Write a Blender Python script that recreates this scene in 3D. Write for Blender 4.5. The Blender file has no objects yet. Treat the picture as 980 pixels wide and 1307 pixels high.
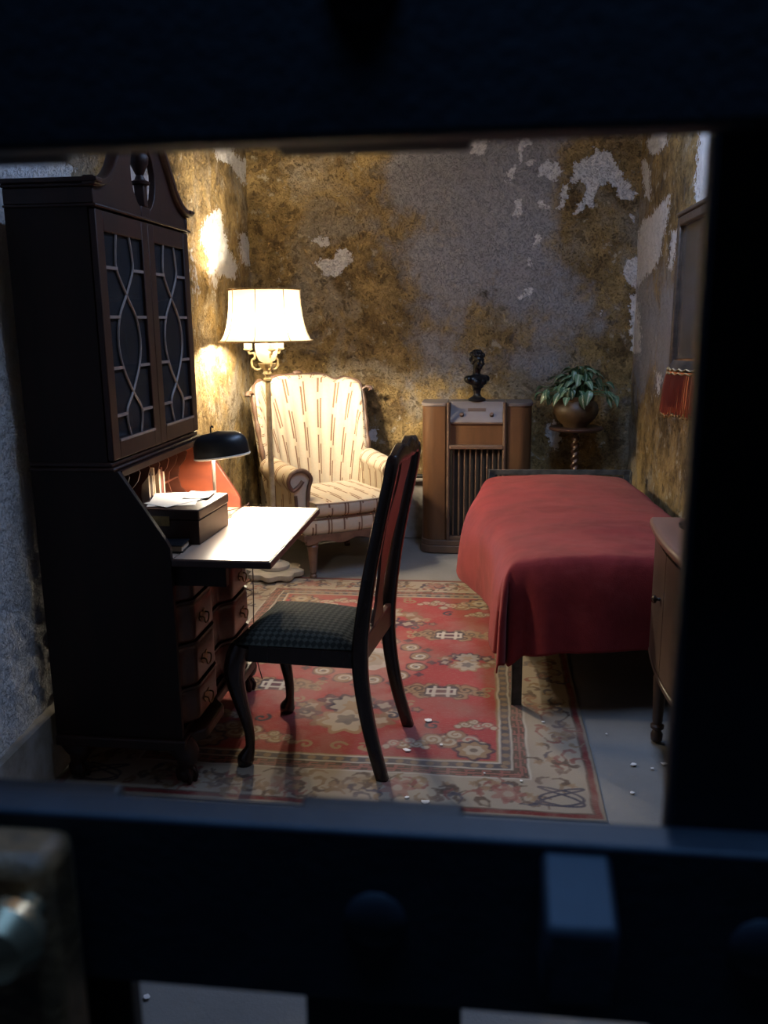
import bpy, math, random
import numpy as np
from mathutils import Vector, Matrix

# ------------------------------------------------------------------ camera, world, lights, exposure
sc = bpy.context.scene
COL = sc.collection
PI = math.pi
F_PX, CX, CY, CAM_H = 1095.0, 490.0, 653.5, 1.5          # focal length in pixels of the 980x1307 frame

def cam_axes(vp=(625, 408), slope=-0.010):
    d = np.array([vp[0] - CX, vp[1] - CY, F_PX]); d /= np.linalg.norm(d)
    h = np.array([1, slope, 0.0]); n = np.cross(d, h); n /= np.linalg.norm(n)
    if n[1] > 0: n = -n
    x = np.cross(d, n)
    if x[0] < 0: x = -x
    return np.array([x, d, n])
RC = cam_axes()
CP = np.array([0, 0, CAM_H])

def ray(px, py): return RC @ np.array([px - CX, py - CY, F_PX])
def at_z(px, py, z=0.0):
    r = ray(px, py); return CP + r * (z - CAM_H) / r[2]
def at_y(px, py, Y):
    r = ray(px, py); return CP + r * Y / r[1]
def to_px(P):
    v = (P - CP) @ RC
    return CX + F_PX * v[:, 0] / v[:, 2], CY + F_PX * v[:, 1] / v[:, 2]

cam_d = bpy.data.cameras.new('camera')
cam = bpy.data.objects.new('camera', cam_d); COL.objects.link(cam)
right, down, fwd = RC[:, 0], RC[:, 1], RC[:, 2]
cam.matrix_world = Matrix(((right[0], -down[0], -fwd[0], 0), (right[1], -down[1], -fwd[1], 0),
                           (right[2], -down[2], -fwd[2], CAM_H), (0, 0, 0, 1)))
cam_d.sensor_fit = 'VERTICAL'; cam_d.sensor_height = 36.0; cam_d.sensor_width = 27.0
cam_d.lens = F_PX / 1307 * 36; cam_d.clip_start = 0.01
cam_d.dof.use_dof = True; cam_d.dof.focus_distance = 4.0; cam_d.dof.aperture_fstop = 11.0
sc.camera = cam

sc.view_settings.view_transform = 'Standard'; sc.view_settings.look = 'None'
sc.view_settings.gamma = 1.0; sc.view_settings.use_curve_mapping = False
sc.view_settings.exposure = 0.0

world = bpy.data.worlds.new('dim_sky'); sc.world = world; world.use_nodes = True
bg = world.node_tree.nodes['Background']; bg.inputs[0].default_value = (0.45, 0.6, 1.0, 1); bg.inputs[1].default_value = 0.004

def light(name, kind, loc, energy, color, rot=(0, 0, 0), size=None, size_y=None, radius=None):
    l = bpy.data.lights.new(name, kind); l.energy = energy; l.color = color
    if kind == 'AREA':
        l.shape = 'RECTANGLE'; l.size = size; l.size_y = size_y
    elif radius: l.shadow_soft_size = radius
    o = bpy.data.objects.new(name, l); COL.objects.link(o); o.location = loc; o.rotation_euler = rot
    return o
SKY_X, SKY_Y = 0.28, 3.25
light('skylight_daylight', 'AREA', (SKY_X, SKY_Y, 2.98), 45.0, (0.43, 0.61, 1.0), size=0.36, size_y=2.1)
light('corridor_daylight', 'AREA', (0.0, 0.17, 2.65), 14.0, (0.17, 0.42, 1.0), size=0.8, size_y=0.10)

rng = random.Random(7)

# ------------------------------------------------------------------ numpy noise
def vnoise(u, v, seed):
    r = np.random.RandomState(seed); T = r.rand(64, 64)
    iu = np.floor(u).astype(int); iv = np.floor(v).astype(int)
    fu = u - iu; fv = v - iv; fu = fu * fu * (3 - 2 * fu); fv = fv * fv * (3 - 2 * fv)
    a = T[iu % 64, iv % 64]; b = T[(iu + 1) % 64, iv % 64]; c = T[iu % 64, (iv + 1) % 64]; d = T[(iu + 1) % 64, (iv + 1) % 64]
    return (a * (1 - fu) + b * fu) * (1 - fv) + (c * (1 - fu) + d * fu) * fv
def fbm(u, v, seed, octv=5, gain=0.5):
    s = np.zeros_like(u); a = 1.0; t = 0
    for k in range(octv):
        s += a * vnoise(u * 2 ** k + 3.1 * k, v * 2 ** k + 7.7 * k, seed + k); t += a; a *= gain
    return s / t
def sstep(a, b, x):
    t = np.clip((x - a) / (b - a), 0, 1); return t * t * (3 - 2 * t)
def sdf_poly(x, y, poly):
    """signed distance, positive inside"""
    n = len(poly); d = np.full(x.shape, 1e18); s = np.zeros(x.shape, bool)
    for i in range(n):
        ax, ay = poly[i]; bx, by = poly[i - 1]
        ex, ey = bx - ax, by - ay; wx, wy = x - ax, y - ay
        t = np.clip((wx * ex + wy * ey) / (ex * ex + ey * ey + 1e-12), 0, 1)
        d = np.minimum(d, (wx - ex * t) ** 2 + (wy - ey * t) ** 2)
        c = ((ay > y) != (by > y)) & (x < (bx - ax) * (y - ay) / ((by - ay) if by != ay else 1e-12) + ax)
        s ^= c
    return np.where(s, 1, -1) * np.sqrt(d)

# ------------------------------------------------------------------ materials
class NT:
    def __init__(s, name):
        s.m = bpy.data.materials.new(name); s.m.use_nodes = True; s.t = s.m.node_tree
        s.p = s.t.nodes['Principled BSDF']; s.out = s.t.nodes['Material Output']
    def n(s, kind, **kw):
        x = s.t.nodes.new(kind)
        for k, v in kw.items():
            if k.startswith('i_'):
                key = k[2:]; key = int(key) if key.isdigit() else key.replace('_', ' ')
                x.inputs[key].default_value = v
            else: setattr(x, k, v)
        return x
    def l(s, a, b): s.t.links.new(a, b)
    def math(s, op, a, b=0.5, clamp=False):
        x = s.n('ShaderNodeMath', operation=op, use_clamp=clamp)
        for i, q in enumerate((a, b)):
            if isinstance(q, (int, float)): x.inputs[i].default_value = q
            else: s.l(q, x.inputs[i])
        return x.outputs[0]
    def mix(s, fac, a, b, blend='MIX'):
        x = s.n('ShaderNodeMix', data_type='RGBA', blend_type=blend)
        for i, q in ((0, fac), (6, a), (7, b)):
            if isinstance(q, (int, float)): x.inputs[i].default_value = q
            elif isinstance(q, tuple): x.inputs[i].default_value = q if len(q) == 4 else (*q, 1)
            else: s.l(q, x.inputs[i])
        return x.outputs[2]
    def ramp(s, fac, lo, hi):
        x = s.n('ShaderNodeMapRange', interpolation_type='SMOOTHSTEP'); s.l(fac, x.inputs[0])
        x.inputs[1].default_value = lo; x.inputs[2].default_value = hi
        return x.outputs[0]
    def noise(s, vec, scale, detail=4, rough=0.55, dist=0.0):
        x = s.n('ShaderNodeTexNoise'); x.inputs['Scale'].default_value = scale; x.inputs['Detail'].default_value = detail
        x.inputs['Roughness'].default_value = rough; x.inputs['Distortion'].default_value = dist
        if vec is not None: s.l(vec, x.inputs['Vector'])
        return x.outputs[0]
    def coord(s, kind='Object'): return s.n('ShaderNodeTexCoord').outputs[kind]
    def scaled(s, vec, sc3):
        x = s.n('ShaderNodeMapping'); s.l(vec, x.inputs[0]); x.inputs['Scale'].default_value = sc3; return x.outputs[0]
    def bump(s, h, strength=0.4, dist=0.01, prev=None):
        x = s.n('ShaderNodeBump'); x.inputs['Strength'].default_value = strength; x.inputs['Distance'].default_value = dist
        s.l(h, x.inputs['Height'])
        if prev is not None: s.l(prev, x.inputs['Normal'])
        return x.outputs[0]

def simple(name, c1, c2=None, scale=8.0, rough=0.6, metal=0.0, bump=0.0, stretch=(1, 1, 1), spec=None, coat=0.0):
    t = NT(name); c2 = c2 or tuple(x * 0.6 for x in c1)
    v = t.scaled(t.coord(), stretch)
    nz = t.noise(v, scale, 5)
    t.l(t.mix(t.ramp(nz, 0.3, 0.7), c1, c2), t.p.inputs['Base Color'])
    t.p.inputs['Roughness'].default_value = rough; t.p.inputs['Metallic'].default_value = metal
    if spec is not None: t.p.inputs['Specular IOR Level'].default_value = spec
    if coat: t.p.inputs['Coat Weight'].default_value = coat; t.p.inputs['Coat Roughness'].default_value = 0.15
    if bump: t.l(t.bump(t.noise(v, scale * 4, 4), bump, 0.004), t.p.inputs['Normal'])
    return t.m

M = {}
M['mahog'] = simple('mahogany', (0.038, 0.014, 0.009), (0.018, 0.008, 0.006), 10, 0.45, spec=0.35, stretch=(1, 1, 0.12), bump=0.05)
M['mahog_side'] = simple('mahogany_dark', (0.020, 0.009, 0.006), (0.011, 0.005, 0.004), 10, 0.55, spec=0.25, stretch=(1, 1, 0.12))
M['mahog_lamplit'] = simple('mahogany_lamplit', (0.20, 0.045, 0.018), (0.11, 0.025, 0.012), 12, 0.4, stretch=(0.3, 0.3, 1))  # far desk side in a lighter copy, the desk lamp's light in its colour
M['mahog_in'] = simple('mahogany_interior', (0.085, 0.024, 0.012), (0.05, 0.014, 0.008), 12, 0.45, stretch=(0.3, 0.3, 1))  # darker copy of the same mahogany, interior shade put into the colour
M['mahog_front'] = simple('mahogany_drawer', (0.085, 0.022, 0.012), (0.042, 0.012, 0.007), 9, 0.38, stretch=(1, 0.15, 1))
M['desk_top'] = simple('worn_desk_lid', (0.42, 0.30, 0.22), (0.34, 0.23, 0.16), 7, 0.35, stretch=(1, 0.12, 1))
M['lidunder'] = simple('lid_edge', (0.045, 0.018, 0.012), None, 9, 0.35)
M['tracery'] = simple('tracery_wood', (0.24, 0.19, 0.165), (0.16, 0.125, 0.105), 20, 0.5)
M['chairwood'] = simple('ebonised_wood', (0.030, 0.014, 0.010), (0.018, 0.009, 0.007), 9, 0.19, stretch=(1, 1, 0.2))
M['splatwood'] = simple('splat_wood', (0.10, 0.035, 0.022), (0.05, 0.018, 0.012), 9, 0.3, stretch=(1, 1, 0.2))
M['brass'] = simple('dull_brass', (0.20, 0.13, 0.05), (0.10, 0.07, 0.03), 30, 0.45, 0.8)
M['black_metal'] = simple('black_enamel', (0.008, 0.009, 0.012), None, 8, 0.38)
M['white_enamel'] = simple('white_enamel', (0.8, 0.76, 0.66), (0.75, 0.7, 0.6), 8, 0.5)
M['chrome'] = simple('worn_nickel', (0.55, 0.50, 0.42), (0.4, 0.36, 0.3), 30, 0.3, 0.9)
M['paper'] = simple('paper', (0.78, 0.75, 0.68), (0.68, 0.64, 0.56), 6, 0.8)
M['oldpaper'] = simple('old_paper', (0.52, 0.40, 0.28), (0.40, 0.30, 0.2), 10, 0.85)
M['bookred'] = simple('book_red', (0.16, 0.04, 0.025), None, 12, 0.7)
M['bookdark'] = simple('book_dark', (0.06, 0.03, 0.02), None, 12, 0.7)
M['lampcream'] = simple('ivory_lacquer', (0.44, 0.37, 0.24), (0.30, 0.25, 0.15), 25, 0.4, 0.15)
M['marble'] = simple('dusty_marble', (0.52, 0.46, 0.36), (0.36, 0.31, 0.23), 9, 0.55)
M['cord'] = simple('brown_cord', (0.05, 0.02, 0.012), None, 8, 0.6)
M['carved'] = simple('carved_walnut', (0.15, 0.085, 0.055), (0.075, 0.04, 0.026), 16, 0.45)
M['radio'] = simple('radio_walnut', (0.135, 0.062, 0.026), (0.075, 0.034, 0.015), 9, 0.38, stretch=(1, 1, 0.15))
M['radio_dark'] = simple('radio_trim', (0.12, 0.07, 0.045), (0.07, 0.04, 0.028), 9, 0.4, stretch=(0.2, 1, 1))
M['radio_top'] = simple('radio_top', (0.17, 0.14, 0.13), (0.11, 0.09, 0.085), 9, 0.45, stretch=(0.2, 1, 1))  # greyed and lightened on upward faces, skylight sheen put into the colour
M['grillecloth'] = simple('speaker_cloth', (0.022, 0.016, 0.010), None, 60, 0.9)
M['bronze'] = simple('black_bronze', (0.022, 0.022, 0.024), (0.012, 0.011, 0.011), 25, 0.28, 0.4)
M['pot'] = simple('brown_pot', (0.095, 0.055, 0.023), (0.05, 0.029, 0.013), 14, 0.5)
M['soil'] = simple('soil', (0.03, 0.02, 0.014), None, 40, 0.9, bump=0.5)
M['standwood'] = simple('stand_wood', (0.065, 0.030, 0.019), (0.04, 0.018, 0.012), 9, 0.35)
M['stem'] = simple('plant_stem', (0.10, 0.17, 0.06), None, 9, 0.5)
M['iron_bed'] = simple('chipped_iron', (0.10, 0.095, 0.08), (0.045, 0.042, 0.036), 22, 0.7, 0.2, bump=0.2)
M['ticking'] = simple('mattress_ticking', (0.35, 0.32, 0.27), None, 20, 0.9)
M['nswood'] = simple('nightstand_wood', (0.060, 0.034, 0.022), (0.035, 0.019, 0.012), 8, 0.4, stretch=(1, 1, 0.15))
M['nstop'] = simple('nightstand_top', (0.30, 0.15, 0.095), (0.2, 0.1, 0.065), 8, 0.35, stretch=(1, 0.15, 1))
M['grille'] = simple('black_painted_iron', (0.014, 0.015, 0.018), (0.009, 0.009, 0.011), 60, 0.6, bump=0.06)
M['rust'] = simple('rusty_iron', (0.20, 0.085, 0.025), (0.08, 0.035, 0.012), 55, 0.6, 0.2, bump=0.3)
M['knobmetal'] = simple('polished_knob', (0.75, 0.55, 0.30), (0.6, 0.42, 0.22), 30, 0.25, 0.9)
M['pictureframe'] = simple('dark_gilt_frame', (0.13, 0.09, 0.065), (0.07, 0.05, 0.036), 30, 0.35, 0.2)
M['print'] = simple('dark_print', (0.05, 0.045, 0.04), (0.10, 0.085, 0.07), 6, 0.25, coat=0.6)
M['flake'] = simple('paint_flake', (0.75, 0.72, 0.70), (0.6, 0.58, 0.55), 30, 0.8)
M['pipe'] = simple('heating_pipe', (0.02, 0.016, 0.012), None, 20, 0.6)
M['gold'] = simple('gold_braid', (0.45, 0.27, 0.08), (0.25, 0.14, 0.04), 60, 0.5, 0.3)
M['interior'] = simple('bookcase_interior', (0.02, 0.012, 0.009), None, 9, 0.7)

def glass_mat():
    t = NT('old_glass'); t.p.inputs['Base Color'].default_value = (0.05, 0.05, 0.055, 1)
    t.p.inputs['Roughness'].default_value = 0.08
    tr = t.n('ShaderNodeBsdfTransparent'); tr.inputs[0].default_value = (0.55, 0.56, 0.58, 1)
    mx = t.n('ShaderNodeMixShader'); mx.inputs[0].default_value = 0.35
    t.l(tr.outputs[0], mx.inputs[1]); t.l(t.p.outputs[0], mx.inputs[2]); t.l(mx.outputs[0], t.out.inputs[0])
    return t.m
M['glass'] = glass_mat()

def shade_mat(name, c, tc, w):
    t = NT(name)
    d = t.n('ShaderNodeBsdfDiffuse'); d.inputs[0].default_value = (*c, 1)
    tr = t.n('ShaderNodeBsdfTranslucent')
    nz = t.noise(t.scaled(t.coord(), (1, 1, 0.3)), 40, 4)
    t.l(t.mix(nz, tc, tuple(x * 0.85 for x in tc)), tr.inputs[0])
    mx = t.n('ShaderNodeMixShader'); mx.inputs[0].default_value = w
    t.l(d.outputs[0], mx.inputs[1]); t.l(tr.outputs[0], mx.inputs[2]); t.l(mx.outputs[0], t.out.inputs[0])
    return t.m
M['lampshade'] = shade_mat('silk_shade', (0.75, 0.66, 0.48), (0.85, 0.74, 0.52), 0.06)
M['opal'] = shade_mat('opal_glass', (0.85, 0.82, 0.75), (0.9, 0.86, 0.78), 0.6)
M['fringe'] = shade_mat('red_fringe', (0.40, 0.13, 0.08), (0.60, 0.24, 0.13), 0.45)

def bulb_mat(name, c, s):
    t = NT(name); e = t.n('ShaderNodeEmission'); e.inputs[0].default_value = (*c, 1); e.inputs[1].default_value = s
    t.l(e.outputs[0], t.out.inputs[0]); return t.m
M['bulb'] = bulb_mat('lit_bulb', (1, 0.87, 0.66), 2500)
M['bulb_desk'] = bulb_mat('lit_desk_tube', (1, 0.86, 0.66), 25)
M['bulb_small'] = bulb_mat('lit_small_bulb', (1.0, 0.75, 0.50), 38)

def wall_mat(name):
    """plaster; colour attribute masks: R chip field (0.5 = edge), G ochre amount, B dark dirt, A white limewash plus painted lamp light"""
    t = NT(name); at = t.n('ShaderNodeAttribute'); at.attribute_name = 'masks'
    sp = t.n('ShaderNodeSeparateColor'); t.l(at.outputs['Color'], sp.inputs[0])
    R, G, B = sp.outputs; A = at.outputs['Alpha']
    co = t.coord()
    n1 = t.noise(co, 6, 8, 0.65, 0.4); n2 = t.noise(co, 28, 6, 0.65); n3 = t.noise(co, 75, 5, 0.65); n4 = t.noise(co, 2.2, 6, 0.6, 0.6)
    n5 = t.noise(co, 11, 9, 0.7, 0.3); n6 = t.noise(co, 42, 4, 0.6, 0.3)
    gray = t.mix(n2, (0.29, 0.275, 0.265), (0.39, 0.37, 0.36))
    ochre = t.mix(t.ramp(n1, 0.3, 0.72), (0.125, 0.078, 0.029), (0.44, 0.30, 0.118))
    ochre = t.mix(t.ramp(n4, 0.50, 0.66), ochre, t.mix(n2, (0.20, 0.16, 0.105), (0.38, 0.32, 0.23)))
    ochre = t.mix(t.ramp(n5, 0.56, 0.64), ochre, (0.40, 0.33, 0.22))
    ochre = t.mix(t.math('MULTIPLY', t.ramp(n5, 0.46, 0.38), 0.7), ochre, (0.085, 0.055, 0.025))
    g = t.math('ADD', G, t.math('MULTIPLY', t.math('SUBTRACT', n1, 0.5), 1.0))
    col = t.mix(t.ramp(g, 0.22, 0.72), gray, ochre)
    # dark mould and pits
    dk = t.math('ADD', B, t.math('MULTIPLY', t.math('SUBTRACT', n2, 0.5), 0.9))
    col = t.mix(t.math('MULTIPLY', t.ramp(dk, 0.45, 0.75), 0.8), col, (0.055, 0.038, 0.020))
    pit = t.math('MAXIMUM', t.ramp(n3, 0.62, 0.68), t.ramp(n6, 0.66, 0.71))
    col = t.mix(t.math('MULTIPLY', pit, t.math('ADD', t.math('MULTIPLY', t.ramp(g, 0.35, 0.65), 0.6), 0.12)), col, (0.03, 0.02, 0.012))
    # white limewash that survives in places, plus painted lamp-lit patches
    w = t.math('ADD', A, t.math('MULTIPLY', t.math('SUBTRACT', n2, 0.5), 0.6))
    w = t.math('ADD', w, t.math('MULTIPLY', t.math('SUBTRACT', n1, 0.5), 0.5))
    col = t.mix(t.ramp(w, 0.48, 0.60), col, t.mix(n2, (0.70, 0.69, 0.69), (0.86, 0.85, 0.85)))
    # surviving flakes of pale paint, one over the lamp's bright streak
    chip = t.math('ADD', R, t.math('MULTIPLY', t.math('SUBTRACT', n2, 0.5), 0.95))
    chip = t.math('ADD', chip, t.math('MULTIPLY', t.math('SUBTRACT', n3, 0.5), 0.55))
    cm = t.ramp(chip, 0.49, 0.51)
    col = t.mix(cm, col, t.mix(n2, (0.66, 0.63, 0.59), (0.84, 0.81, 0.77)))
    t.l(col, t.p.inputs['Base Color']); t.p.inputs['Roughness'].default_value = 0.85
    t.p.inputs['Specular IOR Level'].default_value = 0.25
    rough = t.math('ADD', t.math('MULTIPLY', n2, 1.0), t.math('MULTIPLY', n3, 0.45))
    rough = t.math('ADD', rough, t.math('MULTIPLY', cm, 0.5))
    for e in (0.40, 0.50, 0.58): rough = t.math('ADD', rough, t.math('MULTIPLY', t.ramp(n5, e, e + 0.025), 0.45))
    rough = t.math('SUBTRACT', rough, t.math('MULTIPLY', pit, 0.6))
    t.l(t.bump(rough, 1.0, 0.016), t.p.inputs['Normal'])
    return t.m
M['wall'] = wall_mat('peeling_plaster')

def floor_mat():
    t = NT('dusty_concrete'); co = t.coord()
    n1 = t.noise(co, 3, 6); n2 = t.noise(co, 40, 5); n3 = t.noise(co, 160, 3)
    col = t.mix(n1, (0.14, 0.133, 0.122), (0.26, 0.248, 0.23))
    col = t.mix(t.math('MULTIPLY', t.ramp(n2, 0.55, 0.75), 0.5), col, (0.22, 0.2, 0.18))
    t.l(col, t.p.inputs['Base Color']); t.p.inputs['Roughness'].default_value = 0.8
    t.l(t.bump(t.math('ADD', n2, t.math('MULTIPLY', n3, 0.4)), 0.35, 0.006), t.p.inputs['Normal'])
    return t.m
M['floor'] = floor_mat()
M['plaster'] = simple('old_plaster', (0.38, 0.34, 0.30), (0.22, 0.18, 0.14), 6, 0.9, bump=0.5)
M['footing'] = simple('footing_plaster', (0.34, 0.31, 0.28), (0.20, 0.17, 0.13), 9, 0.9, bump=0.5)

def rug_mat():
    t = NT('wool_rug'); at = t.n('ShaderNodeAttribute'); at.attribute_name = 'pile'
    co = t.coord(); n1 = t.noise(co, 5, 5); n2 = t.noise(t.scaled(co, (1, 4, 1)), 60, 4); n3 = t.noise(co, 420, 2)
    col = t.mix(t.math('MULTIPLY', t.ramp(n1, 0.45, 0.75), 0.35), at.outputs['Color'], (0.20, 0.15, 0.11))
    col = t.mix(t.math('MULTIPLY', t.ramp(n2, 0.5, 0.8), 0.30), col, (0.34, 0.27, 0.21))
    t.l(col, t.p.inputs['Base Color']); t.p.inputs['Roughness'].default_value = 0.95
    t.p.inputs['Specular IOR Level'].default_value = 0.1
    t.l(t.bump(n3, 0.5, 0.003), t.p.inputs['Normal'])
    return t.m
M['rug'] = rug_mat()

def velvet():
    t = NT('red_blanket'); co = t.coord()
    n1 = t.noise(co, 5, 5, 0.6, 0.5); n2 = t.noise(t.scaled(co, (1, 6, 1)), 9, 5); n3 = t.noise(co, 260, 2)
    col = t.mix(t.ramp(n1, 0.35, 0.7), (0.215, 0.024, 0.024), (0.150, 0.015, 0.015))
    col = t.mix(t.math('MULTIPLY', t.ramp(n2, 0.5, 0.75), 0.35), col, (0.26, 0.045, 0.042))
    t.l(col, t.p.inputs['Base Color']); t.p.inputs['Roughness'].default_value = 0.9
    t.p.inputs['Specular IOR Level'].default_value = 0.15
    t.p.inputs['Sheen Weight'].default_value = 0.15; t.p.inputs['Sheen Tint'].default_value = (0.9, 0.55, 0.55, 1)
    t.l(t.bump(t.math('ADD', n3, t.math('MULTIPLY', n1, 3.0)), 0.25, 0.006), t.p.inputs['Normal'])
    return t.m
M['velvet'] = velvet()

def stripes():
    """cream upholstery with paired broken brown stripes; UV in metres, u across the stripes"""
    t = NT('striped_upholstery'); uv = t.n('ShaderNodeUVMap').outputs[0]
    s = t.n('ShaderNodeSeparateXYZ'); t.l(uv, s.inputs[0]); U, V = s.outputs[0], s.outputs[1]
    ph = t.math('FRACT', t.math('DIVIDE', U, 0.098))
    def line(c, w):
        d = t.math('ABSOLUTE', t.math('SUBTRACT', ph, c)); return t.math('LESS_THAN', d, w)
    # dashes
    cell = t.math('FLOOR', t.math('DIVIDE', U, 0.098))
    def dash(off, per, duty):
        f = t.math('FRACT', t.math('ADD', t.math('DIVIDE', V, per), t.math('ADD', t.math('MULTIPLY', cell, 0.37), off)))
        return t.math('LESS_THAN', f, duty)
    l1 = t.math('MULTIPLY', line(0.20, 0.055), dash(0.0, 0.24, 0.80))
    l2 = t.math('MULTIPLY', line(0.38, 0.045), dash(0.45, 0.31, 0.66))
    m = t.math('MAXIMUM', l1, l2)
    band = line(0.29, 0.20)
    nz = t.noise(t.coord(), 60, 4)
    col = t.mix(nz, (0.52, 0.45, 0.335), (0.43, 0.365, 0.265))
    col = t.mix(t.math('MULTIPLY', band, 0.35), col, (0.50, 0.37, 0.22))
    col = t.mix(t.math('MULTIPLY', m, 0.9), col, (0.13, 0.06, 0.032))
    t.l(col, t.p.inputs['Base Color']); t.p.inputs['Roughness'].default_value = 0.8
    t.l(t.bump(t.noise(t.coord(), 300, 2), 0.3, 0.002), t.p.inputs['Normal'])
    return t.m
M['stripes'] = stripes()

def seatfab():
    t = NT('seat_brocade'); uv = t.n('ShaderNodeUVMap').outputs[0]
    s = t.n('ShaderNodeSeparateXYZ'); t.l(uv, s.inputs[0]); U, V = s.outputs[0], s.outputs[1]
    k = 2 * PI / 0.044
    a = t.math('SINE', t.math('MULTIPLY', t.math('ADD', U, V), k)); b = t.math('SINE', t.math('MULTIPLY', t.math('SUBTRACT', U, V), k))
    m = t.ramp(t.math('MULTIPLY', a, b), -0.25, 0.35)
    col = t.mix(m, (0.017, 0.018, 0.0145), (0.046, 0.048, 0.038))
    t.l(col, t.p.inputs['Base Color']); t.p.inputs['Roughness'].default_value = 0.85; t.p.inputs['Specular IOR Level'].default_value = 0.08
    t.l(t.bump(m, 0.4, 0.003), t.p.inputs['Normal'])
    return t.m
M['seatfab'] = seatfab()

def leaf_mat():
    t = NT('variegated_leaf'); uv = t.n('ShaderNodeUVMap').outputs[0]
    s = t.n('ShaderNodeSeparateXYZ'); t.l(uv, s.inputs[0])
    d = t.math('ABSOLUTE', t.math('SUBTRACT', s.outputs[0], 0.5))
    nz = t.noise(t.scaled(t.coord('Generated'), (3, 8, 3)), 4, 4)
    oi = t.n('ShaderNodeObjectInfo').outputs['Random']
    f = t.ramp(t.math('ADD', d, t.math('MULTIPLY', nz, 0.5)), 0.22, 0.42)
    col = t.mix(f, (0.50, 0.55, 0.38), t.mix(oi, (0.05, 0.12, 0.055), (0.16, 0.27, 0.15)))
    t.l(col, t.p.inputs['Base Color']); t.p.inputs['Roughness'].default_value = 0.35
    return t.m
M['leaf'] = leaf_mat()

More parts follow.
